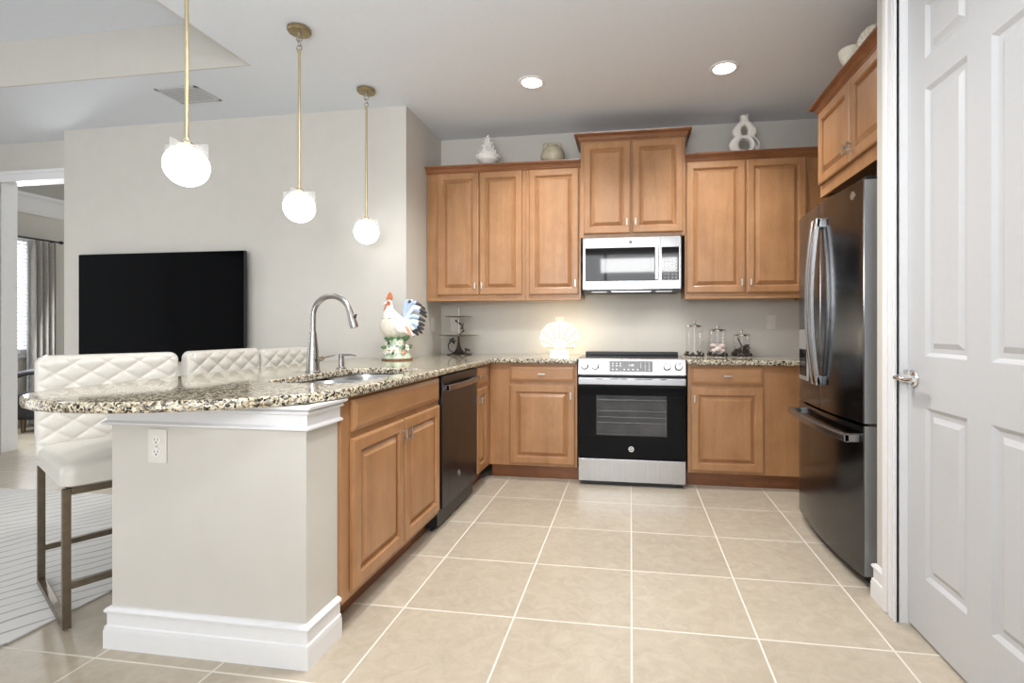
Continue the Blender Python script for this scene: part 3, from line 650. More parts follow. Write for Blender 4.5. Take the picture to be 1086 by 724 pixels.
# undermount double sink
sk = thing('kitchen_sink', 'stainless double bowl sink set under the granite peninsula', 'sink', (0, 0, 0.8795))
def bowl(y0, y1):
    s = MB(); x0, x1 = SX0 - 0.004, SX1 + 0.004
    rr = []
    for ins, z, r in ((-0.012, 0.0, 0.10), (0.0, 0.0, 0.09), (0.004, -0.02, 0.085), (0.010, -0.16, 0.075), (0.035, -0.185, 0.06), (0.12, -0.19, 0.03)):
        rr.append([(p[0], p[1], z) for p in rrect(x0 + ins, x1 - ins, y0 + ins, y1 - ins, max(r, 0.012))])
    s.loft(rr, cap0=False); return s
ymid = SY0 + 0.44
bowl(SY0 - 0.004, ymid - 0.012).build('bowl', 'sink_steel', sk); bowl(ymid + 0.012, SY1 + 0.004).build('bowl', 'sink_steel', sk)
for yc in ((SY0 + ymid) / 2, (ymid + SY1) / 2):
    d = MB(); d.lathe([(0.0, -0.186), (0.03, -0.187), (0.043, -0.184), (0.045, -0.189), (0, -0.1895)], (SX0 + SX1) / 2, yc, 24); d.build('drain', 'chrome', sk)

# faucet
fx, fy = -1.575, 2.31
fc = thing('kitchen_faucet', 'brushed nickel gooseneck pull-down faucet standing behind the sink', 'faucet', (fx, fy, 0.9155))
f = MB(); f.lathe([(0, 0), (0.036, 0), (0.036, 0.006), (0.032, 0.010), (0.030, 0.04), (0.024, 0.12), (0.0165, 0.195), (0.0155, 0.205), (0, 0.206)], seg=28); f.build('body', 'faucet', fc)
f = MB(); gp = [(0, 0, 0.205), (0, 0, 0.275)] + [(0.1 - 0.1 * cos(radians(a)), 0, 0.282 + 0.1 * sin(radians(a))) for a in range(10, 165, 8)]
f.tube(gp, 0.0135, 16); f.build('spout', 'faucet', fc)
ex = 0.1 - 0.1 * cos(radians(162)); ez = 0.282 + 0.1 * sin(radians(162)); dx, dz = sin(radians(162)) * 1, cos(radians(162))
dx, dz = 0.31, -0.95
f = MB(); f.tube([(ex - 0.002, 0, ez + 0.006), (ex + dx * 0.02, 0, ez + dz * 0.02), (ex + dx * 0.075, 0, ez + dz * 0.075), (ex + dx * 0.092, 0, ez + dz * 0.092)], [0.0145, 0.0155, 0.020, 0.019], 20)
wd = f.build('spray_head', 'faucet', fc)
f = MB(); f.box(ex + 0.030, ex + 0.036, -0.006, 0.006, ez - 0.05, ez - 0.02, 0.002, rot=Matrix.Rotation(radians(18), 3, 'Y')); f.build('button', 'black', wd)
f = MB(); f.cyl((0, 0.02, 0.062), (0, 0.075, 0.066), 0.016, 0.013, 20); f.tube([(0, 0.07, 0.066), (0.004, 0.10, 0.071), (0.01, 0.17, 0.078)], [0.006, 0.0045, 0.004], 10); f.build('lever_handle', 'faucet', fc)
f = MB(); f.ell((0.0275, -0.012, 0.062), (0.003, 0.007, 0.009), 12, 8); f.build('sensor', 'black', fc)
# soap dispenser
sd = thing('soap_dispenser', 'small brushed nickel soap pump beside the faucet', 'soap dispenser', (-1.585, 2.575, 0.9155))
f = MB(); f.lathe([(0, 0), (0.026, 0), (0.026, 0.005), (0.019, 0.008), (0.0165, 0.012), (0.0155, 0.062), (0.013, 0.064), (0, 0.064)], seg=22); f.build('body', 'faucet', sd)
f = MB(); f.lathe([(0, 0.0645), (0.014, 0.0645), (0.014, 0.078), (0.011, 0.081), (0, 0.081)], seg=20); f.tube([(0, 0, 0.074), (0.05, 0.0, 0.076), (0.085, 0.0, 0.072), (0.09, 0, 0.066)], [0.005, 0.0045, 0.004, 0.0035], 10)
f.build('pump_head', 'faucet', sd)

# ------------------------------------------------------------------ emblem helper (round badge with a script monogram)
def emblem(parent, mtx, r, ring='chrome', field='grey_panel'):
    e_ = MB(); e_.mi = 0
    e_.lathe([(0, 0.0004), (r * 0.82, 0.0004), (r * 0.82, 0.0013), (r, 0.0013), (r, 0)], seg=28)
    e_.bm.verts.ensure_lookup_table()
    bmesh.ops.transform(e_.bm, matrix=mtx, verts=list(e_.bm.verts))
    o = e_.build('emblem', ring, parent)
    d = MB(); d.lathe([(0, 0.0006), (r * 0.80, 0.0006), (r * 0.80, 0.0005), (0, 0.00045)], seg=28); bmesh.ops.transform(d.bm, matrix=mtx, verts=list(d.bm.verts)); d.build('emblem_field', field, o)
    text('monogram', 'GE', r * 0.95, 'chrome', o, mtx @ Matrix.Translation((0, 0, 0.0008)) @ Matrix.Shear('XZ', 4, (0.0, 0.0)), 0.0004)
    return o
def at(x, y, z): return Matrix.Translation((x, y, z)) @ FRONT

# ------------------------------------------------------------------ range
rg = thing('range', 'stainless slide-in electric range with black glass oven door', 'range', (0.003, 3.655, 0))
hw = 0.381
b = MB(); b.box(-hw + 0.006, hw - 0.006, 0.045, 0.075, 0.03, 0.795); b.box(-hw + 0.006, -hw + 0.03, 0.075, 0.64, 0.03, 0.90); b.box(hw - 0.03, hw - 0.006, 0.075, 0.64, 0.03, 0.90)
for v in [v for v in b.bm.verts if False]: pass
b.box(-hw + 0.03, hw - 0.03, 0.60, 0.64, 0.03, 0.90); b.box(-hw + 0.03, hw - 0.03, 0.075, 0.60, 0.03, 0.06)
b.build('body', 'black', rg)
# the front plate above has a window hole: rebuild it as a frame
b = MB(); b.box(-hw + 0.001, hw - 0.001, 0.02, 0.64, 0.902, 0.917, 0.003); b.build('cooktop', 'black_gloss', rg)
b = MB(); b.box(-hw + 0.001, hw - 0.001, 0.575, 0.640, 0.9175, 0.945, 0.004); b.build('rear_trim', 'black', rg)
b = MB(); b.prism([(0.0, 0.800), (-0.004, 0.806), (0.016, 0.916), (0.024, 0.922), (0.06, 0.922), (0.06, 0.800)], 'x', -hw, hw); b.build('control_panel', 'steel_x', rg)
tilt = Matrix.Rotation(radians(-10.3), 4, 'X')
def onpanel(x, z): return Matrix.Translation((x, -0.004 + (z - 0.806) * (0.020 / 0.110), z)) @ tilt
kn0 = None
for kx_ in (-0.335, -0.258, 0.251, 0.331):
    k = MB(); k.lathe([(0, 0), (0.027, 0), (0.027, 0.004), (0.0235, 0.006), (0.022, 0.026), (0.019, 0.029), (0, 0.029)], seg=28)
    k.box(-0.0045, 0.0045, -0.021, 0.021, 0.024, 0.036, 0.002)
    bmesh.ops.transform(k.bm, matrix=onpanel(kx_, 0.863) @ FRONT, verts=list(k.bm.verts)); k.build('knob', 'steel_z', rg)
d = MB(); d.box(-0.157, 0.153, -0.002, 0.004, -0.038, 0.040, 0.001); bmesh.ops.transform(d.bm, matrix=onpanel(0, 0.863), verts=list(d.bm.verts)); dp = d.build('display', 'grey_panel', rg)
text('clock', '1:18', 0.022, 'white_print', dp, onpanel(-0.002, 0.872) @ Matrix.Translation((0, -0.0026, 0)) @ FRONT)
for px_, pz_, w_ in ((-0.132, .885, .008), (-0.104, .885, .010), (-0.078, .885, .008), (-0.132, .868, .008), (-0.104, .868, .012), (-0.078, .868, .010), (-0.132, .842, .010), (-0.104, .842, .008),
                  (-0.05, .842, .010), (-0.02, .842, .012), (0.012, .842, .012), (0.045, .842, .010), (0.068, .888, .004), (0.098, .888, .004), (0.126, .888, .004), (0.068, .872, .004), (0.098, .872, .004),
                  (0.126, .872, .004), (0.068, .857, .004), (0.098, .857, .004), (0.126, .857, .004), (0.098, .842, .004), (0.126, .842, .008)):
    q = MB(); q.box(-w_ / 2, w_ / 2, -0.0028, -0.0015, -0.0018, 0.0018); bmesh.ops.transform(q.bm, matrix=onpanel(px_, pz_), verts=list(q.bm.verts)); q.build('button_mark', 'white_print', dp)
od = MB()
od.box(-hw, hw, -0.006, 0.040, 0.20, 0.367, 0.003); od.box(-hw, hw, -0.006, 0.040, 0.655, 0.728, 0.003)
od.box(-hw, -0.250, -0.006, 0.040, 0.367, 0.655); od.box(0.250, hw, -0.006, 0.040, 0.367, 0.655)
ovd = od.build('oven_door', 'black_gloss', rg)
g = MB(); g.box(-0.250, 0.250, -0.004, -0.001, 0.367, 0.655); g.build('window', 'oven_glass', ovd)
cv = MB()
cv.box(-0.25, 0.25, 0.036, 0.0445, 0.367, 0.655) if False else None
g = MB(); g.mi = 0
for (x0, x1, y0, y1, z0, z1) in ((-0.25, -0.244, 0.0, 0.042, 0.367, 0.655), (0.244, 0.25, 0.0, 0.042, 0.367, 0.655), (-0.244, 0.244, 0.0, 0.042, 0.649, 0.655), (-0.244, 0.244, 0.0, 0.042, 0.367, 0.373), (-0.244, 0.244, 0.040, 0.0425, 0.373, 0.649)):
    g.box(x0, x1, y0, y1, z0, z1)
M['oven_inside'] = pm('oven_inside', (0.34, 0.33, 0.32), 0.5, noise=0.3, nscale=6)
g.build('oven_liner', 'oven_inside', ovd)
for zz in (0.455, 0.495, 0.54, 0.62):
    r_ = MB(); r_.tube([(-0.238, 0.02, zz), (0.238, 0.02, zz)], 0.0035 if zz != 0.62 else 0.006, 8)
    for k in range(12):
        if zz == 0.455: r_.tube([(-0.22 + k * 0.04, 0.012, zz - 0.001), (-0.22 + k * 0.04, 0.036, zz - 0.001)], 0.0015, 6)
    r_.build('oven_rack', 'chrome', ovd)
hd = MB(); hd.box(-hw, hw, -0.034, 0.030, 0.733, 0.785, 0.006); hnd = hd.build('handle', 'steel_x', ovd)
for xs, ws in ((-0.225, .04), (-0.12, .058), (-0.055, .055), (0.055, .058), (0.12, .058), (0.225, .04)):
    s_ = MB(); s_.box(xs - ws / 2, xs + ws / 2, -0.0355, -0.02, 0.7735, 0.7795); s_.build('vent_slot', 'black', hnd)
emblem(ovd, at(0.0, -0.0062, 0.272), 0.019)
dr = MB(); dr.box(-hw, hw, -0.004, 0.035, 0.032, 0.195, 0.004); dr.build('drawer', 'steel_z', rg)
ft = MB(); ft.box(-hw + 0.02, hw - 0.02, 0.03, 0.045, 0.0, 0.0295); ft.build('plinth', 'black', rg)

# ------------------------------------------------------------------ microwave
mw = thing('microwave', 'stainless over-the-range microwave hung below the tall crowned cabinet', 'microwave', (0.003, 3.905, 1.44))
mwx = 0.374
b = MB(); b.box(-mwx, mwx, 0.03, 0.385, -0.012, 0.398, 0.003); b.build('body', 'black', mw)
d = MB()
wx0, wx1, wz0, wz1 = -0.352, 0.182, 0.062, 0.320
d.box(-mwx, wx0, 0, 0.029, 0, 0.398, 0.002); d.box(wx0, wx1, 0, 0.029, 0, wz0); d.box(wx0, wx1, 0, 0.029, wz1, 0.398); d.box(wx1, 0.2185, 0, 0.029, 0, 0.398)
mdo = d.build('door', 'steel_x', mw)
g = MB(); g.box(wx0, wx1, 0.004, 0.028, wz0, wz1); g.build('window', 'microwave_glass', mdo)
g = MB(); g.box(wx0 + 0.05, wx1 - 0.035, 0.003, 0.006, wz0 + 0.03, wz1 - 0.05, 0.001); g.build('window_screen', 'microwave_glass', mdo)
hd = MB(); hd.box(0.176, 0.206, -0.034, -0.020, wz0 + 0.004, wz1 + 0.002, 0.005); hd.box(0.181, 0.201, -0.021, 0.001, wz1 - 0.035, wz1 - 0.01); hd.box(0.181, 0.201, -0.021, 0.001, wz0 + 0.016, wz0 + 0.04)
hd.build('handle', 'steel_z', mdo)
emblem(mdo, at(-0.004, -0.0002, 0.360), 0.013)
d = MB(); cx0, cx1 = 0.228, 0.358
d.box(0.2205, cx0, 0, 0.029, 0, 0.398); d.box(cx1, mwx, 0, 0.029, 0, 0.398, 0.002); d.box(cx0, cx1, 0, 0.029, 0, 0.065); d.box(cx0, cx1, 0, 0.029, 0.318, 0.398)
cpn = d.build('control_panel', 'steel_x', mw)
g = MB(); g.box(cx0, cx1, 0.003, 0.028, 0.065, 0.318); kp = g.build('keypad', 'microwave_glass', cpn)
q = MB()
for i in range(4):
    for j in range(7): q.box(cx0 + 0.018 + i * 0.028, cx0 + 0.030 + i * 0.028, 0.0022, 0.0029, 0.082 + j * 0.024, 0.087 + j * 0.024)
q.build('key_legend', 'grey_print', kp)
v = MB(); v.box(-0.15, 0.15, 0.02, 0.12, -0.020, -0.0125); 
v.build('vent_grille', 'slate', mw)
for s_ in (-1, 1):
    v = MB(); v.box(s_ * 0.25 - 0.06, s_ * 0.25 + 0.06, 0.05, 0.12, -0.016, -0.0125); v.build('task_light', 'white_print', mw)
    l = bpy.data.lights.new('cooktop_lamp', 'SPOT'); l.energy = 8; l.spot_size = radians(160); l.spot_blend = 0.8; l.shadow_soft_size = 0.05; l.color = (1, 0.95, 0.88)
    o = bpy.data.objects.new('cooktop_lamp', l); C.objects.link(o); o.location = (0.003 + s_ * 0.25, 3.99, 1.415)

# ------------------------------------------------------------------ dishwasher
dwr = thing('dishwasher', 'black stainless dishwasher with bar handle built into the peninsula', 'dishwasher', (-1.040, 3.0, 0), pi / 2)
b = MB(); b.box(-0.315, 0.315, 0.032, 0.58, 0.02, 0.868); b.build('body', 'black', dwr)
b = MB(); b.box(-0.318, 0.318, 0.0, 0.031, 0.125, 0.868, 0.004); dwd = b.build('door', 'black_steel_dull', dwr)
b = MB(); n = 14
for i, t0 in enumerate([0]):
    ring = []
    for k in range(n + 1):
        x = -0.29 + 0.58 * k / n; y = -0.028 - 0.016 * (1 - (x / 0.29) ** 2)
        ring.append([(x, y + 0.007, 0.782), (x, y, 0.786), (x, y, 0.814), (x, y + 0.007, 0.818), (x, y + 0.012, 0.814), (x, y + 0.012, 0.786)])
    b.loft(ring)
b.box(-0.29, -0.26, -0.030, -0.001, 0.786, 0.814); b.box(0.26, 0.29, -0.030, -0.001, 0.786, 0.814)
b.build('handle', 'slate', dwd)
emblem(dwd, at(-0.04, -0.0002, 0.255), 0.019)
b = MB(); b.box(-0.315, 0.315, 0.06, 0.075, 0.0, 0.019); b.build('toe_plate', 'black', dwr)

# ------------------------------------------------------------------ refrigerator
FRY = 2.795
fr_ = thing('refrigerator', 'black stainless french door refrigerator in the alcove by the pantry door', 'refrigerator', (1.0, FRY, 0), -pi / 2)
fw = 0.425
b = MB(); b.box(-fw + 0.004, fw - 0.004, 0.092, 0.735, 0.03, 1.765, 0.004); b.build('body', 'black', fr_)
def fdoor(x0, x1, z0, z1, nm):
    d_ = MB(); n_ = 16; prof = []
    def fy_(x): return -0.028 * (1 - (x / fw) ** 2)
    pts = [(x0 + (x1 - x0) * k / n_, fy_(x0 + (x1 - x0) * k / n_)) for k in range(n_ + 1)]
    # small rounded edges at the outer ends
    outline = [(x0, 0.085)] + [(x0, pts[0][1] + 0.006)] + [(x0 + 0.002, pts[0][1] + 0.0015)] + pts[1:-1] + [(x1 - 0.002, pts[-1][1] + 0.0015), (x1, pts[-1][1] + 0.006), (x1, 0.085)]
    lo = [d_.bm.verts.new((p[0], p[1], z0)) for p in outline]; hi = [d_.bm.verts.new((p[0], p[1], z1)) for p in outline]
    m_n = len(outline)
    for i in range(m_n):
        j = (i + 1) % m_n
        d_.mi = 1 if i in (0, m_n - 2, m_n - 1) else 0
        d_.quad([lo[i], lo[j], hi[j], hi[i]])
    d_.mi = 0; d_.quad(hi); d_.quad(list(reversed(lo)))
    return d_.build(nm, ['black_steel', 'door_side'], fr_, smooth=20)
zs = 0.715
dl = fdoor(-fw, -0.0025, zs + 0.006, 1.785, 'door'); dr_ = fdoor(0.0025, fw, zs + 0.006, 1.785, 'door'); fz = fdoor(-fw, fw, 0.055, zs - 0.006, 'freezer_drawer')
def vhandle(x, par):
    h_ = MB(); n_ = 18; ring = []
    for k in range(n_ + 1):
        t = k / n_; zz = 0.845 + (1.70 - 0.845) * t
        y = -0.050 - 0.034 * (1 - (2 * t - 1) ** 2)
        hw_, hd_ = 0.012, 0.010
        ring.append([(x - hw_, y + hd_, zz), (x - hw_, y - hd_ * 0.4, zz), (x - hw_ * 0.6, y - hd_, zz), (x + hw_ * 0.6, y - hd_, zz), (x + hw_, y - hd_ * 0.4, zz), (x + hw_, y + hd_, zz)])
    h_.loft(ring)
    for zz in (0.845, 1.655): h_.box(x - 0.012, x + 0.012, -0.058, -0.026, zz, zz + 0.045, 0.003)
    return h_.build('handle', 'steel_z', par)
vhandle(-0.030, dl); vhandle(0.030, dr_)
h_ = MB(); ring = []; n_ = 20
for k in range(n_ + 1):
    x = -0.40 + 0.80 * k / n_; y = -0.060 - 0.030 * (1 - (x / 0.40) ** 2)
    ring.append([(x, y + 0.012, 0.632), (x, y, 0.634), (x, y - 0.008, 0.640), (x, y - 0.008, 0.662), (x, y, 0.668), (x, y + 0.012, 0.670)])
h_.loft(ring)
for s_ in (-1, 1): h_.box(s_ * 0.385 - 0.015, s_ * 0.385 + 0.015, -0.066, -0.003, 0.634, 0.668, 0.003)
h_.build('handle', 'slate', fz)
d_ = MB(); d_.box(-0.345, -0.165, -0.030, -0.018, 0.845, 1.13, 0.004, rot=Matrix.Rotation(radians(-4.2), 3, 'Z')); dsp = d_.build('water_dispenser', 'door_side', dl)
d_ = MB(); d_.box(-0.325, -0.185, -0.0335, -0.028, 0.870, 1.02, 0.003, rot=Matrix.Rotation(radians(-4.2), 3, 'Z')); d_.build('recess', 'black_gloss', dsp)
emblem(dr_, Matrix.Translation((0.345, -0.028 * (1 - (0.345 / fw) ** 2) - 0.0006, 1.735)) @ Matrix.Rotation(radians(6.0), 4, 'Z') @ FRONT, 0.019)
for s_ in (-1, 1):
    h_ = MB(); h_.box(s_ * 0.36 - 0.045, s_ * 0.36 + 0.045, 0.02, 0.13, 1.786, 1.805, 0.004); h_.build('hinge_cover', 'black', fr_)
    h_ = MB(); h_.box(s_ * 0.40 - 0.02, s_ * 0.40 + 0.02, 0.03, 0.088, zs - 0.0055, zs + 0.0055); h_.build('hinge', 'steel_x', fr_)
h_ = MB(); h_.box(-fw + 0.01, fw - 0.01, 0.05, 0.091, 0.0, 0.05); h_.build('base_grille', 'black', fr_)

# ------------------------------------------------------------------ outlets
def outlet(label, loc, rotz, switch=False):
    o = thing('wall_outlet', label, 'outlet', loc, rotz)
    p = MB(); p.box(-0.037, 0.037, -0.006, -0.0005, -0.060, 0.060, 0.003); p.build('cover_plate', 'plate', o)
    for s_ in (-1, 1):
        q = MB(); q.lathe([(0, 0.0062), (0.0165, 0.0062), (0.0165, 0.008), (0.0155, 0.009), (0, 0.009)], seg=24)
        bmesh.ops.transform(q.bm, matrix=at(0, 0, s_ * 0.021), verts=list(q.bm.verts)); r_ = q.build('receptacle', 'socket', o)
        q = MB(); zc = s_ * 0.021
        q.box(-0.0075, -0.0055, -0.0095, -0.0088, zc - 0.001, zc + 0.008); q.box(0.0055, 0.0075, -0.0095, -0.0088, zc - 0.001, zc + 0.007); q.cyl((0, -0.0095, zc - 0.007), (0, -0.0088, zc - 0.007), 0.003, None, 10)
        q.build('slots', 'slot', r_)
    q = MB(); q.cyl((0, -0.0062, 0), (0, -0.0075, 0), 0.003, None, 10); q.build('screw', 'nickel', o)
    return o
outlet('duplex outlet on the end of the peninsula half wall below the granite', (-1.645, PY0, 0.722), 0)
outlet('duplex outlet on the back wall right of the glass jars', (1.125, YB, 1.19), 0)
outlet('duplex outlet on the back wall just above the lit shell lamp', (-0.608, YB, 1.180), 0)
outlet('duplex outlet on the back wall behind the tiered stand', (-1.553, YB, 1.175), 0)
outlet('duplex outlet on the short left side wall beside the tiered stand', (XL, 4.10, 1.17), pi / 2)

# ------------------------------------------------------------------ ceiling fixtures
PEND = [(1.85, 'nearest pendant light with a glowing globe, in front of the television'), (2.575, 'middle pendant light of three with glowing globe between glass fins'), (3.30, 'farthest pendant light with glowing globe, above the gooseneck faucet')]
pn = thing('pendant_light', PEND[0][1], 'pendant light', (-1.84, PEND[0][0], 0), 0, 'pendant lights over the peninsula')
c = MB(); c.lathe([(0, 2.795), (0.020, 2.793), (0.058, 2.795), (0.062, 2.800), (0.062, 2.816), (0.058, 2.8195), (0, 2.8195)], seg=36); c.build('canopy', 'brass', pn)
c = MB(); c.cyl((0, 0, 2.796), (0, 0, 2.775), 0.009, 0.006, 14)
for k, (zc, ax) in enumerate(((2.760, 0), (2.737, 1), (2.711, 0))):
    r_ = 0.016 if k != 1 else 0.012
    c.tube([(r_ * cos(a * pi / 10) * (1 - ax), r_ * cos(a * pi / 10) * ax, zc + (r_ if k != 1 else 0.018) * sin(a * pi / 10)) for a in range(20)], 0.0026, 8, True)
c.build('chain_link', 'pewter', pn)
c = MB(); c.cyl((0, 0, 1.925), (0, 0, 2.685), 0.0075, None, 14); c.lathe([(0, 2.683), (0.010, 2.683), (0.010, 2.70), (0.006, 2.706), (0, 2.706)], seg=14); c.lathe([(0, 1.905), (0.022, 1.906), (0.022, 1.914), (0.010, 1.922), (0.0085, 1.934), (0, 1.934)], seg=18); c.build('rod', 'brass_rod', pn)
c = MB(); c.ell((0, 0, 1.815), (0.083, 0.083, 0.083), 36, 24); c.build('globe', 'globe', pn)
for a in (0.15, 0.15 + pi / 2):
    c = MB(); R_ = 0.090
    outer = [(-R_, 1.905), (-R_, 1.815)] + [(-0.0855 * cos(radians(t)), 1.815 + 0.0855 * sin(radians(t))) for t in range(0, 181, 10)] + [(R_, 1.815), (R_, 1.905)]
    c.prism(outer, 'y', -0.0022, 0.0022)
    bmesh.ops.rotate(c.bm, verts=list(c.bm.verts), matrix=Matrix.Rotation(a, 3, 'Z')); c.build('glass_fin', 'fin', pn)
for y_, lb in PEND[1:]:
    c = copy_tree(pn); c.location = (-1.84, y_, 0); c['label'] = lb
def downlight(label, x, y):
    d_ = thing('recessed_light', label, 'ceiling light', (x, y, ZC), 0, 'recessed ceiling lights')
    r_ = MB(); r_.lathe([(0.066, -0.001), (0.070, -0.007), (0.082, -0.009), (0.090, -0.006), (0.092, -0.0005), (0.066, -0.0005)], seg=40, cap=False); r_.build('trim_ring', 'white', d_)
    r_ = MB(); r_.lathe([(0, -0.004), (0.067, -0.004), (0.067, -0.001), (0, -0.001)], seg=40); r_.build('lens', 'downlight', d_)
    return d_
d0 = downlight('recessed ceiling light on the left, above the single door cabinet', -0.669, 3.374)
d1 = copy_tree(d0); d1.location = (0.596, 3.38, ZC); d1['label'] = 'recessed ceiling light on the right, in front of the figure-eight vase'
for i, (x, y) in enumerate(((-0.669, 3.374), (0.596, 3.38))):
    l = bpy.data.lights.new('recessed_lamp', 'SPOT'); l.energy = DOWNLIGHT_W * 9; l.spot_size = radians(130); l.spot_blend = 0.8; l.shadow_soft_size = 0.06; l.color = (1, 0.98, 0.95)
    o = bpy.data.objects.new('recessed_lamp', l); C.objects.link(o); o.location = (x, y, ZC - 0.03)
for i, (x, y) in enumerate(((-0.70, 2.05), (-0.15, 2.05), (-0.6, 0.1), (-3.4, 0.6), (-4.8, 1.6))):  # unseen spots added for brightness; the aisle pair follows the backsplash shading
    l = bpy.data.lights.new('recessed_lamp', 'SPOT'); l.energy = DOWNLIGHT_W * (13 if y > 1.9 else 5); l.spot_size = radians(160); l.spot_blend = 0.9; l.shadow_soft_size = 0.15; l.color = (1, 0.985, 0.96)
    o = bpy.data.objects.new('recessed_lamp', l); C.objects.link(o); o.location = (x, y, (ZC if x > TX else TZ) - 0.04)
vn = thing('ceiling_vent', 'square grey air vent in the ceiling beside the tray recess', 'vent', (-3.145, 3.18, ZC))
b = MB()
vx, vy = 0.165, 0.115
for (x0, x1, y0, y1) in ((-vx, vx, -vy, -vy + 0.022), (-vx, vx, vy - 0.022, vy), (-vx, -vx + 0.022, -vy, vy), (vx - 0.022, vx, -vy, vy)): b.box(x0, x1, y0, y1, -0.008, -0.0005, 0.002)
b.build('frame', 'vent', vn)
b = MB(); b.box(-vx + 0.02, vx - 0.02, -vy + 0.02, vy - 0.02, -0.002, -0.0006); b.build('backing', 'vent_dark', vn)
for k in range(7):
    b = MB(); y = -vy + 0.034 + k * 0.027; b.box(-vx + 0.022, vx - 0.022, y - 0.0065, y + 0.0065, -0.0065, -0.005, rot=Matrix.Rotation(radians(-25), 3, 'X')); b.build('slat', 'vent', vn)

# ------------------------------------------------------------------ television
tv = thing('television', 'large flat black television mounted on the living room wall', 'television', (-3.737, 3.50, 1.31))
b = MB(); b.box(-0.762, 0.762, 0.006, 0.035, -0.437, 0.437, 0.004); b.box(-0.4, 0.4, 0.035, 0.06, -0.25, 0.2, 0.006); b.build('housing', 'black', tv)
b = MB(); b.box(-0.757, 0.757, 0.0, 0.0055, -0.430, 0.432, 0.001); b.build('screen', 'screen', tv)
b = MB(); b.box(-0.762, 0.762, 0.002, 0.0058, -0.437, -0.4305); b.build('bezel', 'black', tv)
b = MB(); b.box(-0.2, 0.2, 0.0605, 0.0895, -0.15, 0.15); b.build('wall_bracket', 'black', tv)

# ------------------------------------------------------------------ rug
b = MB(); b.box(-5.4, -2.215, 0.3, 2.93, 0.0005, 0.009, 0.003)
tag(b.build('area_rug', 'rug'), 'pale grey rug with wavy carved lines under the living room side of the stools', 'rug')

# ------------------------------------------------------------------ bar stools
def quilt_slab(x_front, x_back, y0, y1, z0, z1, r, p=0.060, amp=0.012, nu=132, nv=108):
    """upright cushion: quilted on front and back, rounded edges"""
    q = MB(); rings = []
    w, hgt = (y1 - y0), (z1 - z0)
    def hf(u, v):
        a = abs(sin(pi * (u / p + v / (p * 0.72)) / 2)); c_ = abs(sin(pi * (u / p - v / (p * 0.72)) / 2))
        e_ = min(u, w - u, v, hgt - v) / 0.045
        e_ = max(0, min(1, e_)); e_ = sqrt(1 - (1 - e_) ** 2)
        return amp * ((a * c_) ** 0.42) * e_ - amp * 0.5, e_
    th = abs(x_front - x_back) / 2; xm = (x_front + x_back) / 2
    grid = {}
    for side, sg in (('f', 1), ('b', -1)):
        for i in range(nu + 1):
            for j in range(nv + 1):
                u = w * i / nu; v = hgt * j / nv
                # round the corners in outline
                cu, cv = u, v; rc = 0.04
                for (cxu, cxv) in ((rc, rc), (w - rc, rc), (rc, hgt - rc), (w - rc, hgt - rc)):
                    if (u < rc or u > w - rc) and (v < rc or v > hgt - rc):
                        ux = rc if u < rc else w - rc; vx_ = rc if v < rc else hgt - rc
                        du, dv = u - ux, v - vx_; m__ = max(abs(du), abs(dv)); d__ = sqrt(du * du + dv * dv)
                        if d__ > 1e-6: cu, cv = ux + du * m__ / d__, vx_ + dv * m__ / d__
                hq, e_ = hf(u, v)
                xx = xm + sg * (th * (0.45 + 0.55 * e_) + hq * (1 if e_ > 0 else 0) * e_)
                grid[(side, i, j)] = q.bm.verts.new((xx, y0 + cu, z0 + cv))
        for i in range(nu):
            for j in range(nv):
                q.quad([grid[(side, i, j)], grid[(side, i + 1, j)], grid[(side, i + 1, j + 1)], grid[(side, i, j + 1)]])
    border = [(i, 0) for i in range(nu)] + [(nu, j) for j in range(nv)] + [(i, nv) for i in range(nu, 0, -1)] + [(0, j) for j in range(nv, 0, -1)]
    for k in range(len(border)):
        a, c_ = border[k], border[(k + 1) % len(border)]
        q.quad([grid[('f', *a)], grid[('f', *c_)], grid[('b', *c_)], grid[('b', *a)]])
    return q
def stool(label, loc, rotz):
    s = thing('bar_stool', label, 'bar stool', loc, rotz, 'ivory quilted bar stools at the counter')
    hw_, dp_ = 0.262, 0.285
    quilt_slab(-0.265, -0.335, -hw_, hw_, 0.535, 1.005, 0.03).build('backrest', 'leather', s, smooth=60)
    q = MB(); n_ = 24; m_ = 24
    top = {}
    x0, x1 = -0.262, 0.30
    def pt(i, j):
        u = i / n_; v = j / m_
        return x0 + (x1 - x0) * u, -hw_ + 2 * hw_ * v
    rings = []
    for ins, zz in ((0.012, 0.525), (0.0, 0.535), (0.0, 0.575), (0.002, 0.595), (0.016, 0.612), (0.05, 0.622), (0.12, 0.630), (0.2, 0.634)):
        rr = rrect(x0 + ins, x1 - ins, -hw_ + ins, hw_ - ins, max(0.045 - ins * 0.2, 0.01), 5); rings.append([(p[0], p[1], zz) for p in rr])
    q.loft(rings); q.build('seat', 'leather', s, smooth=50)
    t = 0.0125
    for sy in (-1, 1):
        y = sy * (hw_ - t - 0.004)
        for sx_ in (-1, 1):
            x = sx_ * (0.285 - t); l_ = MB(); l_.box(x - t, x + t, y - t, y + t, 0.026, 0.524, 0.002); l_.build('leg', 'bronze', s)
        l_ = MB(); l_.box(-0.285, 0.285, y - t, y + t, 0.0005, 0.0255, 0.002); l_.build('runner', 'bronze', s)
    for sx_ in (-1, 1):
        x = sx_ * (0.285 - t); l_ = MB(); l_.box(x - t, x + t, -hw_ + 2 * t + 0.0045, hw_ - 2 * t - 0.0045, 0.145, 0.170, 0.002); l_.build('stretcher', 'bronze', s)
        l_ = MB(); l_.box(x - t, x + t, -hw_ + 2 * t + 0.0045, hw_ - 2 * t - 0.0045, 0.499, 0.524, 0.002); l_.build('seat_rail', 'bronze', s)
    return s
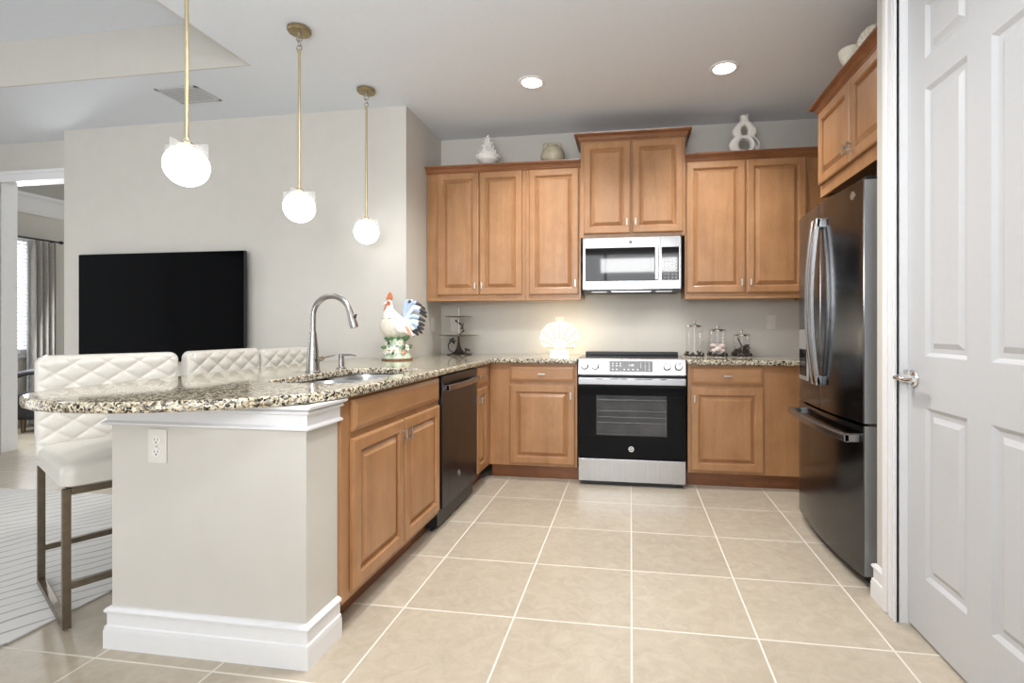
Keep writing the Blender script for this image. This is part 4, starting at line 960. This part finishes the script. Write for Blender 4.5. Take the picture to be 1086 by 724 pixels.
s0 = stool('nearest ivory quilted bar stool, turned toward the camera beside the peninsula end', (-2.217, 1.936, 0.0095), radians(-28.8))
s1 = copy_tree(s0); s1.location = (-2.05, 2.612, 0.0095); s1.rotation_euler.z = 0; s1['label'] = 'middle ivory quilted bar stool tucked under the counter, second from the camera'
s2 = copy_tree(s0); s2.location = (-2.05, 3.150, 0.0005); s2.rotation_euler.z = radians(0); s2['label'] = 'farthest ivory quilted bar stool, mostly hidden behind the faucet'

# ------------------------------------------------------------------ rooster jar
rj = thing('rooster_jar', 'tall painted ceramic rooster cookie jar on the granite near the wall corner', 'cookie jar', (-1.638, 3.36, 0.9155), radians(22))
b = MB(); b.lathe([(0, 0), (0.105, 0), (0.108, 0.006), (0.10, 0.012), (0, 0.012)], seg=32); b.build('base', 'brown', rj)
b = MB(); b.lathe([(0.097, 0.0125), (0.092, 0.03), (0.075, 0.055), (0.058, 0.085), (0.050, 0.12), (0.056, 0.150), (0.0, 0.152)], seg=28); b.build('mound', 'pale_green', rj)
b = MB()
prof = [(0.03, 0.150), (0.058, 0.162), (0.082, 0.185), (0.096, 0.215), (0.100, 0.245), (0.092, 0.275), (0.082, 0.292), (0.0, 0.293)]
b.lathe(prof, seg=32)
for v in b.bm.verts: v.co = Vector((v.co.x * 1.02 - 0.020 + max(0, v.co.x) * 0.35, v.co.y * 0.8, v.co.z))
b.build('body', 'cream', rj)
b = MB()
rr = []
for (x, z, ra) in ((-0.026, 0.294, 0.078), (-0.034, 0.310, 0.066), (-0.046, 0.335, 0.048), (-0.052, 0.360, 0.031), (-0.054, 0.385, 0.024), (-0.055, 0.405, 0.021), (-0.055, 0.420, 0.015), (-0.055, 0.426, 0.006)):
    rr.append([(x + ra * cos(2 * pi * k / 24), ra * 0.85 * sin(2 * pi * k / 24), z + (0.005 * cos(10 * 2 * pi * k / 24) if z < 0.30 else 0)) for k in range(24)])
b.loft(rr); b.tube([(-0.070, 0, 0.402), (-0.086, 0, 0.398), (-0.096, 0, 0.392)], [0.009, 0.006, 0.001], 10); ld = b.build('lid', 'ceramic', rj)
b = MB()
for (x, z, r_, hh) in ((-0.066, 0.430, 0.009, 0.022), (-0.057, 0.444, 0.010, 0.028), (-0.048, 0.452, 0.010, 0.030), (-0.040, 0.440, 0.009, 0.022)): b.ell((x, 0, z), (r_, 0.007, hh), 12, 8)
b.build('comb', 'red', ld)
b = MB()
b.ell((-0.074, -0.010, 0.372), (0.010, 0.008, 0.026), 12, 8); b.ell((-0.072, 0.010, 0.370), (0.010, 0.008, 0.026), 12, 8); b.ell((-0.058, -0.019, 0.398), (0.013, 0.007, 0.018), 12, 8); b.ell((-0.085, -0.003, 0.352), (0.007, 0.008, 0.016), 10, 8)
b.build('wattle', 'red', ld)
b = MB(); b.ell((-0.062, -0.0215, 0.412), (0.0035, 0.003, 0.0035), 8, 6); b.build('eye', 'black', ld)
for sy in (-1, 1):
    b = MB(); b.ell((0.035, sy * 0.072, 0.235), (0.060, 0.020, 0.048), 20, 12, Matrix.Rotation(radians(22), 3, 'Y'))
    for k in range(4): b.ell((0.048 + k * 0.012, sy * 0.082, 0.238 - k * 0.016), (0.040, 0.010, 0.013), 12, 8, Matrix.Rotation(radians(25), 3, 'Y'))
    wg = b.build('wing', 'ceramic', rj)
    b = MB()
    for k in range(4): b.ell((0.070 + k * 0.006, sy * 0.090, 0.228 - k * 0.013), (0.018, 0.006, 0.007), 10, 6, Matrix.Rotation(radians(35), 3, 'Y'))
    b.build('wing_tip', 'pink', wg)
ends = [(0.100, 0.402), (0.135, 0.400), (0.168, 0.385), (0.192, 0.360), (0.205, 0.330), (0.205, 0.302), (0.195, 0.272), (0.190, 0.242), (0.184, 0.212), (0.172, 0.186), (0.145, 0.172), (0.115, 0.166)]
for k, (ex_, ez_) in enumerate(ends):
    for dy in ((-0.018, 0.018) if k % 2 else (0.0, -0.03)):
        st = Vector((0.045, dy * 0.6, 0.262)); en = Vector((ex_, dy, ez_)); up = 0.085 if ez_ > 0.25 else 0.05
        mid = (st + en) / 2 + Vector((-0.01, 0, up * (0.9 if ez_ > 0.3 else 0.5)))
        pth = smooth_path([st, mid, en], 7)
        nn = len(pth); rad = [0.006 + 0.007 * sin(pi * min(1, (i / (nn - 1)) * 1.05)) for i in range(nn)]
        cut = int(nn * 0.72)
        f = MB(); f.tube(pth[:cut + 1], rad[:cut + 1], 10, sx=1.25); fe = f.build('tail_feather', ['blue', 'ceramic', 'blue'][(k + (1 if dy > 0 else 0)) % 3], rj)
        f = MB(); f.tube(pth[cut:] , [r * 1.02 for r in rad[cut:-1]] + [0.002], 10, sx=1.25); f.build('feather_tip', 'dark_tip', fe)
random.seed(3)
for k in range(16):
    a = radians(-170 + 340 * k / 15); zz = random.choice((0.05, 0.085, 0.12, 0.15)); r_ = 0.09 - (zz - 0.05) * 0.28
    px_, py_ = r_ * cos(a), r_ * sin(a)
    f = MB(); f.ell((px_ * 1.05, py_ * 1.05, zz), (0.030, 0.010, 0.012), 12, 8, Matrix.Rotation(a, 3, 'Z') @ Matrix.Rotation(radians(random.uniform(-70, 20)), 3, 'Y')); f.build('leaf', 'green', rj)
for k, (a, zz, mt, sz) in enumerate(((-100, 0.068, 'ceramic', 0.036), (-60, 0.055, 'pink', 0.020), (-140, 0.065, 'ceramic', 0.032), (-75, 0.118, 'ceramic', 0.026), (-35, 0.085, 'ceramic', 0.026), (-165, 0.11, 'ceramic', 0.02), (60, 0.07, 'ceramic', 0.03), (110, 0.08, 'pink', 0.025))):
    a = radians(a); r_ = 0.092 - (zz - 0.05) * 0.3; cx_, cy_ = r_ * cos(a), r_ * sin(a)
    R_ = Matrix.Rotation(a, 3, 'Z') @ Matrix.Rotation(pi / 2 - 0.3, 3, 'Y')
    f = MB()
    for q_ in range(6):
        p_ = R_ @ Vector((sz * 0.55 * cos(q_ * pi / 3), sz * 0.55 * sin(q_ * pi / 3), 0.004)); f.ell((cx_ + p_.x, cy_ + p_.y, zz + p_.z), (sz * 0.5, sz * 0.3, 0.005), 10, 6, R_ @ Matrix.Rotation(q_ * pi / 3, 3, 'Z'))
    fl = f.build('flower', mt, rj)
    p_ = R_ @ Vector((0, 0, 0.008)); f = MB(); f.ell((cx_ + p_.x, cy_ + p_.y, zz + p_.z), (sz * 0.24,) * 3, 10, 6); f.build('flower_centre', 'yellow', fl)

# ------------------------------------------------------------------ tiered serving stand
ts = thing('tiered_stand', 'two-tier metal serving stand with branch and leaf stem in the counter corner', 'serving stand', (-1.435, 4.07, 0.9155))
b = MB(); rr = []
for r_, z in ((0.095, 0.0), (0.090, 0.008), (0.058, 0.016), (0.034, 0.03), (0.022, 0.055), (0.013, 0.085), (0.008, 0.12), (0.007, 0.158)):
    rr.append([(r_ * (1 + (0.18 * sin(5 * 2 * pi * k / 30) if z < 0.05 else 0.05 * sin(5 * 2 * pi * k / 30))) * cos(2 * pi * k / 30), r_ * (1 + (0.18 * sin(5 * 2 * pi * k / 30) if z < 0.05 else 0)) * sin(2 * pi * k / 30), z) for k in range(30)])
b.loft(rr); b.build('root_base', 'dark_iron', ts)
b = MB(); b.cyl((0, 0, 0.167), (0, 0, 0.315), 0.006, None, 12); b.cyl((0, 0, 0.325), (0, 0, 0.395), 0.006, 0.005, 12); b.ell((0, 0, 0.40), (0.008, 0.008, 0.008), 10, 8); b.build('stem', 'pewter', ts)
for r_, z in ((0.166, 0.158), (0.113, 0.316)):
    b = MB(); b.lathe([(0, 0), (r_ * 0.8, 0), (r_, 0.007), (r_ + 0.003, 0.009), (r_ * 0.99, 0.0105), (r_ * 0.8, 0.004), (0, 0.004)], seg=40, cz=z); b.build('tray', 'pewter', ts)
def leaf(b, p, sz, ang, tilt_=0.5): b.ell(p, (sz, sz * 0.22, sz * 0.55), 10, 6, Matrix.Rotation(ang, 3, 'Z') @ Matrix.Rotation(tilt_, 3, 'Y'))
b = MB(); b.tube(smooth_path([(-0.02, -0.03, 0.02), (-0.06, -0.05, 0.04), (-0.072, -0.05, 0.085), (-0.05, -0.04, 0.115), (-0.015, -0.012, 0.122)], 6), 0.0045, 8)
for p, a in (((-0.05, -0.045, 0.122), 0.4), ((-0.035, -0.05, 0.135), 1.2), ((-0.03, -0.04, 0.108), -0.6), ((-0.062, -0.045, 0.105), 2.2)): leaf(b, p, 0.02, a, random.uniform(-0.8, 0.8))
b.build('branch', 'dark_iron', ts)
b = MB(); b.tube(smooth_path([(0.02, -0.03, 0.02), (0.06, -0.06, 0.012), (0.08, -0.06, 0.03), (0.095, -0.055, 0.045)], 6), 0.0045, 8); b.tube([(0.045 + 0.016 * cos(a * pi / 8), -0.055, 0.024 + 0.016 * sin(a * pi / 8)) for a in range(16)], 0.004, 8, True)
for p, a in (((0.085, -0.055, 0.05), 0.2), ((0.105, -0.055, 0.045), 0.9), ((0.078, -0.06, 0.040), -0.9)): leaf(b, p, 0.016, a, random.uniform(-0.6, 0.6))
b.build('branch', 'dark_iron', ts)
b = MB(); b.tube(smooth_path([(0.004, -0.006, 0.172), (0.03, -0.014, 0.185), (0.045, -0.018, 0.215), (0.036, -0.014, 0.245), (0.012, -0.008, 0.265)], 6), 0.0045, 8); b.tube([(0.036, -0.014, 0.24), (0.05, -0.02, 0.265)], 0.0035, 8); b.tube([(0, -0.006, 0.27), (-0.022, -0.012, 0.295)], 0.004, 8)
for p, a in (((0.034, -0.02, 0.225), 0.3), ((0.048, -0.02, 0.20), 1.0), ((-0.018, -0.012, 0.285), -0.5), ((0.015, -0.012, 0.265), 0.9), ((-0.008, -0.012, 0.276), 2)): leaf(b, p, 0.014, a, random.uniform(-0.8, 0.8))
b.build('branch', 'dark_iron', ts)

# ------------------------------------------------------------------ lit shell lamp
sl = thing('shell_lamp', 'glowing white scallop shell table lamp on the counter left of the range', 'lamp', (-0.560, 3.955, 0.9155), radians(8))
b = MB(); b.lathe([(0, 0), (0.078, 0), (0.080, 0.006), (0.074, 0.020), (0.072, 0.045), (0.080, 0.055), (0.0, 0.057)], seg=32)
for v in b.bm.verts: v.co.y *= 0.62
b.build('base', 'lampshell', sl)
NR = 9
RT = [(0, .206), (28, .207), (50, .189), (64, .173), (76, .150), (90, .117), (101.5, .0845)]
def shell_pt(s, t, side):
    """s 0..1 across the fan, t 0..1 from hinge to rim"""
    ad = abs(-101 + 202 * s); a = radians(-101 + 202 * s)
    for (a0, r0), (a1, r1) in zip(RT, RT[1:]):
        if a0 <= ad <= a1: rim = r0 + (r1 - r0) * (ad - a0) / (a1 - a0); break
    rim += 0.004 * abs(sin(pi * NR * s)) - 0.002
    x = sin(a) * rim * t; z = 0.070 + cos(a) * rim * t
    y = side * (0.007 + 0.046 * sqrt(max(0, 1 - t ** 2)) + 0.009 * abs(sin(pi * NR * s)) * min(1, t * 1.5) * (1 - 0.5 * t))
    return (x, y, max(z, 0.0575))
b = MB(); ns, ntt = 108, 14; gr = {}
for side in (1, -1):
    for i in range(ns + 1):
        for j in range(ntt + 1): gr[(side, i, j)] = b.bm.verts.new(shell_pt(i / ns, 0.04 + 0.96 * j / ntt, side))
    for i in range(ns):
        for j in range(ntt): b.quad([gr[(side, i, j)], gr[(side, i + 1, j)], gr[(side, i + 1, j + 1)], gr[(side, i, j + 1)]])
for i in range(ns): b.quad([gr[(1, i, ntt)], gr[(1, i + 1, ntt)], gr[(-1, i + 1, ntt)], gr[(-1, i, ntt)]])
b.build('shell', 'lampshell', sl, smooth=50)
b = MB()
for r_ in range(1, NR + 1):
    for j in range(6):
        t = 0.40 + j * 0.098
        p = Vector(shell_pt((r_ - 0.5) / NR, t, -1)); a = radians(-101 + 202 * (r_ - 0.5) / NR)
        b.box(p.x - 0.0085, p.x + 0.0085, p.y - 0.006, p.y + 0.003, p.z - 0.0045, p.z + 0.0045, rot=Matrix.Rotation(a, 3, 'Y'))
b.build('cutwork', 'lampslot', sl)
pl = bpy.data.lights.new('shell_lamp_bulb', 'POINT'); pl.energy = 2.4; pl.color = (1.0, 0.86, 0.62); pl.shadow_soft_size = 0.06
o = bpy.data.objects.new('shell_lamp_bulb', pl); C.objects.link(o); o.location = (-0.56, 4.10, 1.06)

# ------------------------------------------------------------------ glass jars
def jar(label, x, y, r, hgt, kh=0.022):
    j_ = thing('glass_jar', label, 'jar', (x, y, 0.9155), 0, 'glass canisters with metal lids')
    g = MB(); g.lathe([(0, 0.014), (r * 0.96, 0.014), (r, 0.020), (r, hgt - 0.006), (r - 0.002, hgt - 0.004)], seg=40, cap=False); g.build('glass_body', 'glass', j_)
    g = MB(); g.lathe([(0, 0.0), (r * 1.12, 0), (r * 1.14, 0.006), (r * 1.04, 0.012), (0, 0.013)], seg=36); bs = g.build('base_ring', 'chrome', j_)
    g = MB()
    for k in range(9):
        a = 2 * pi * k / 9 + 0.3; zz = 0.018 + 0.010 * (k % 2)
        g.ell(((r + 0.006) * cos(a), (r + 0.006) * sin(a), zz), (0.006, 0.022, 0.009), 10, 6, Matrix.Rotation(a, 3, 'Z') @ Matrix.Rotation(radians(50 if k % 2 else -35), 3, 'X'))
    g.tube([((r + 0.005) * cos(2 * pi * k / 30), (r + 0.005) * sin(2 * pi * k / 30), 0.014 + 0.004 * sin(k * 1.9)) for k in range(30)], 0.004, 8, True)
    g.build('leaf_band', 'dark_iron', bs)
    g = MB(); g.lathe([(0, hgt - 0.003), (r + 0.003, hgt - 0.003), (r + 0.004, hgt + 0.006), (r * 0.9, hgt + 0.012), (r * 0.4, hgt + 0.016), (0, hgt + 0.017)], seg=36); l_ = g.build('lid', 'chrome', j_)
    g = MB(); g.lathe([(0, hgt + 0.0165), (0.006, hgt + 0.017), (0.005, hgt + 0.022), (0.012, hgt + 0.030), (0.012, hgt + 0.036), (0.006, hgt + 0.042), (0, hgt + 0.043)], seg=18); g.build('knob', 'chrome', l_)
    return j_
jar('tallest glass jar with chrome lid, empty, nearest the range', 0.497, 4.10, 0.066, 0.238)
jar('medium glass jar with chrome lid holding pale pink shells', 0.672, 4.10, 0.067, 0.205)
jar('shortest glass jar with chrome lid holding dark coffee and a scoop', 0.855, 4.10, 0.066, 0.168)
random.seed(5)
spots = [(-.03, -.02, .045), (.028, -.025, .042), (0, .03, .045), (-.032, -.015, .088), (.03, -.02, .085), (0.0, .022, .09), (-.002, -.034, .062)]
for k, (dx_, dy_, dz_) in enumerate(spots):
    s_ = MB(); R_ = Matrix.Rotation(random.uniform(0, 6), 3, 'Z') @ Matrix.Rotation(random.uniform(-0.6, 0.6), 3, 'X')
    rr = []
    for (tt, ra) in ((-1, 0.1), (-0.8, 0.55), (-0.3, 0.98), (0.2, 1.0), (0.7, 0.7), (1.0, 0.15)):
        rr.append([R_ @ Vector((0.026 * ra * cos(2 * pi * q / 24) * (1 + 0.06 * cos(6 * pi * q / 6)), 0.026 * ra * sin(2 * pi * q / 24) * (1 + 0.06 * cos(6 * pi * q / 6)), 0.021 * tt)) for q in range(24)])
    s_.loft(rr); tag(s_.build('seashell', 'shellpink', loc=(0.672 + dx_, 4.10 + dy_, 0.9155 + dz_)), 'pale pink rounded shell heaped inside the medium glass jar', 'shell', 'pale shells inside the medium jar')
b = MB()
for k in range(150):
    a = random.uniform(0, 2 * pi); r_ = 0.053 * sqrt(random.random()); zz = 0.020 + random.uniform(0, 0.055 + 0.02 * cos(a))
    b.ell((r_ * cos(a), r_ * sin(a), zz), (0.009, 0.007, 0.006), 8, 6, Matrix.Rotation(random.uniform(0, 6), 3, 'Z') @ Matrix.Rotation(random.uniform(-1, 1), 3, 'X'))
cf = tag(b.build('coffee_beans', 'coffee', loc=(0.855, 4.10, 0.9155)), 'dark coffee beans heaped inside the shortest glass jar', 'coffee beans'); cf['kind'] = 'stuff'
b = MB(); b.tube([(-0.008, -0.045, 0.085), (-0.022, -0.044, 0.115), (-0.036, -0.035, 0.150)], [0.006, 0.005, 0.006], 10); b.ell((-0.003, -0.043, 0.072), (0.016, 0.012, 0.014), 14, 10)
tag(b.build('coffee_scoop', 'dark_iron', loc=(0.855, 4.10, 0.9155)), 'dark scoop leaning inside the shortest glass jar', 'scoop')

# ------------------------------------------------------------------ ornaments on the cabinets
ZT = ZU1 + 0.0425
cvz = thing('coral_vase', 'white ceramic vase tapering to a point, encrusted with coral frills, on the left cabinets', 'vase', (-1.165, 4.02, ZT))
b = MB(); b.lathe([(0, 0), (0.042, 0), (0.044, 0.006), (0.036, 0.018), (0.060, 0.030), (0.086, 0.052), (0.092, 0.075), (0.082, 0.105), (0.062, 0.135), (0.044, 0.165), (0.030, 0.20), (0.018, 0.232), (0.008, 0.258), (0, 0.268)], seg=36); b.build('body', 'bisque', cvz)
b = MB(); random.seed(11)
for k in range(120):
    z = random.choice((0.07, 0.085, 0.10, 0.115, 0.13, 0.15, 0.17, 0.19, 0.21, 0.235)) + random.uniform(-0.006, 0.006)
    a = random.uniform(0, 2 * pi)
    r_ = [q for q in ((0.05, 0.086), (0.075, 0.092), (0.105, 0.082), (0.135, 0.062), (0.165, 0.044), (0.2, 0.03), (0.232, 0.018), (0.3, 0.006)) if q[0] >= z - 0.02][0][1]
    R_ = Matrix.Rotation(a, 3, 'Z') @ Matrix.Rotation(random.uniform(-0.9, 0.2), 3, 'Y')
    b.ell((r_ * cos(a), r_ * sin(a), z), (0.012 * random.uniform(0.7, 1.3), 0.008, 0.004 * random.uniform(0.8, 2)), 8, 6, R_)
b.build('coral_frill', 'bisque', cvz)
jg = thing('stoneware_jug', 'round stoneware jug with small lug handles on top of the single door cabinet', 'jug', (-0.625, 4.03, ZT))
b = MB(); b.lathe([(0, 0), (0.070, 0), (0.084, 0.015), (0.098, 0.050), (0.098, 0.075), (0.086, 0.110), (0.062, 0.135), (0.044, 0.144), (0.044, 0.156), (0.048, 0.160), (0.038, 0.160), (0.036, 0.140), (0, 0.135)], seg=40); b.build('body', 'stoneware', jg)
for a in (-2.6, -0.55, 0.7, 2.3):
    b = MB(); c_, s_ = cos(a), sin(a)
    b.tube(smooth_path([(0.050 * c_, 0.050 * s_, 0.140), (0.066 * c_, 0.066 * s_, 0.158), (0.082 * c_, 0.082 * s_, 0.146), (0.084 * c_, 0.084 * s_, 0.116)], 6), 0.007, 10); b.build('lug_handle', 'stoneware', jg)
def ring_out(rx, rz, cx_, cz_, n_=40): return [(cx_ + rx * cos(2 * pi * k / n_), cz_ + rz * sin(2 * pi * k / n_)) for k in range(n_)]
half = [(0.085, 0.0), (0.105, 0.018), (0.117, 0.050), (0.112, 0.085), (0.092, 0.112), (0.076, 0.126), (0.080, 0.140), (0.089, 0.160), (0.086, 0.185), (0.068, 0.212), (0.044, 0.236), (0.030, 0.252), (0.026, 0.272), (0.027, 0.292)]
hs = smooth_path([(p[0], 0, p[1]) for p in half], 4); right = [(p.x, p.z) for p in hs]
out8 = right + [(-x, z) for x, z in reversed(right)]
v8 = from_curve('figure_eight_vase', [out8, ring_out(0.045, 0.046, 0, 0.066)[::-1], ring_out(0.026, 0.039, 0, 0.174)[::-1]], 0.014, 0.022, 'bisque', smooth=60)
v8.location = (0.855, 4.02, ZT); v8.rotation_euler = (pi / 2, 0, radians(4))
tag(v8, 'white matte figure-eight vase with two holes on top of the right wall cabinet', 'vase')
nt_ = thing('nautilus_shell', 'cream nautilus shell ornament on top of the refrigerator cabinet', 'shell ornament', (1.205, 2.79, 2.4675), radians(-62))
b = MB(); pth = []; rad = []
for k in range(90):
    th_ = k / 89 * 2.35 * 2 * pi; r_ = 0.011 * math.exp(0.158 * th_); pth.append((-r_ * cos(th_ + 4.25), 0, 0.088 + r_ * sin(th_ + 4.25))); rad.append(0.004 + r_ * 0.44)
zmin = min(p[2] - r_ for p, r_ in zip(pth, rad)); pth = [(p[0], p[1], p[2] - zmin) for p in pth]
b.tube(pth, rad, 18); b.mi = 1
for k in range(38, 84, 3):
    p = Vector(pth[k]); r_ = rad[k]
    for a in (-0.5, 0.0, 0.5):
        d_ = (Vector((p.x, 0, p.z)) - Vector(pth[0])).normalized()
        q = p + Vector((0, -1, 0)) * (r_ * cos(a)) + d_ * (r_ * sin(a)); b.ell(q, (0.003, 0.003, 0.003), 8, 6)
b.build('shell', ['cream', 'stoneware'], nt_, smooth=60)

# ------------------------------------------------------------------ bedroom furnishings seen through the doorway
b = MB(); n_ = 90; rings = []
for z, am in ((0.03, 1.0), (0.6, 1.0), (1.2, 1.0), (1.8, 0.95), (2.10, 0.8), (2.17, 0.55)):
    rings.append([(BX + 0.11 + 0.040 * am * sin(2 * pi * 4.0 * k / n_) + s_ * 0.003, 4.865 + 0.245 * k / n_, z) for s_ in (1,) for k in range(n_ + 1)] + [(BX + 0.104 + 0.040 * am * sin(2 * pi * 4.0 * k / n_), 4.865 + 0.245 * k / n_, z) for k in range(n_, -1, -1)])
b.loft(rings)
tag(b.build('curtain', 'curtain', smooth=60), 'pleated grey beige curtain hanging at the right of the bedroom window', 'curtain')
b = MB(); rings = []
for z in (0.03, 1.2, 2.16):
    rings.append([(BX + 0.066 + 0.012 * sin(2 * pi * 1.5 * k / 40), 4.845 + 0.06 * k / 40, z) for k in range(41)] + [(BX + 0.063 + 0.012 * sin(2 * pi * 1.5 * k / 40), 4.845 + 0.06 * k / 40, z) for k in range(40, -1, -1)])
b.loft(rings)
tag(b.build('sheer_curtain', 'sheer', smooth=60), 'pale sheer curtain between the bright bedroom window and the grey curtain', 'curtain')
cr = thing('curtain_rod', 'dark curtain rod above the bedroom curtain', 'curtain rod', (BX + 0.10, 4.8, 2.19))
b = MB(); b.cyl((0, -0.7, 0), (0, 0.35, 0), 0.010, None, 12); b.build('rod', 'dark_iron', cr)
b = MB(); b.ell((0, 0.375, 0), (0.02, 0.028, 0.02), 12, 8); b.build('finial', 'dark_iron', cr)
b = MB(); b.box(-0.0995, 0.0, 0.325, 0.34, -0.006, 0.006); b.build('bracket', 'dark_iron', cr)
ac = thing('armchair', 'dark upholstered armchair in the bedroom, half hidden behind the nearest stool', 'armchair', (-6.42, 4.95, 0), radians(-70))
b = MB(); b.box(-0.36, 0.36, -0.34, 0.34, 0.14, 0.44, 0.04, 3); b.build('seat', 'dark_fabric', ac)
b = MB(); b.box(-0.36, 0.36, 0.26, 0.42, 0.445, 0.86, 0.05, 3); b.build('backrest', 'vent', ac)
for s_ in (-1, 1):
    b = MB(); b.tube(smooth_path([(s_ * 0.36, 0.34, 0.80), (s_ * 0.37, 0.1, 0.70), (s_ * 0.37, -0.2, 0.66), (s_ * 0.36, -0.32, 0.62)], 6), 0.03, 10); b.build('armrest', 'dark_fabric', ac)
    for y in (-0.28, 0.28):
        b = MB(); b.cyl((s_ * 0.31, y, 0), (s_ * 0.31, y, 0.14), 0.018, 0.024, 12); b.build('leg', 'bronze', ac)
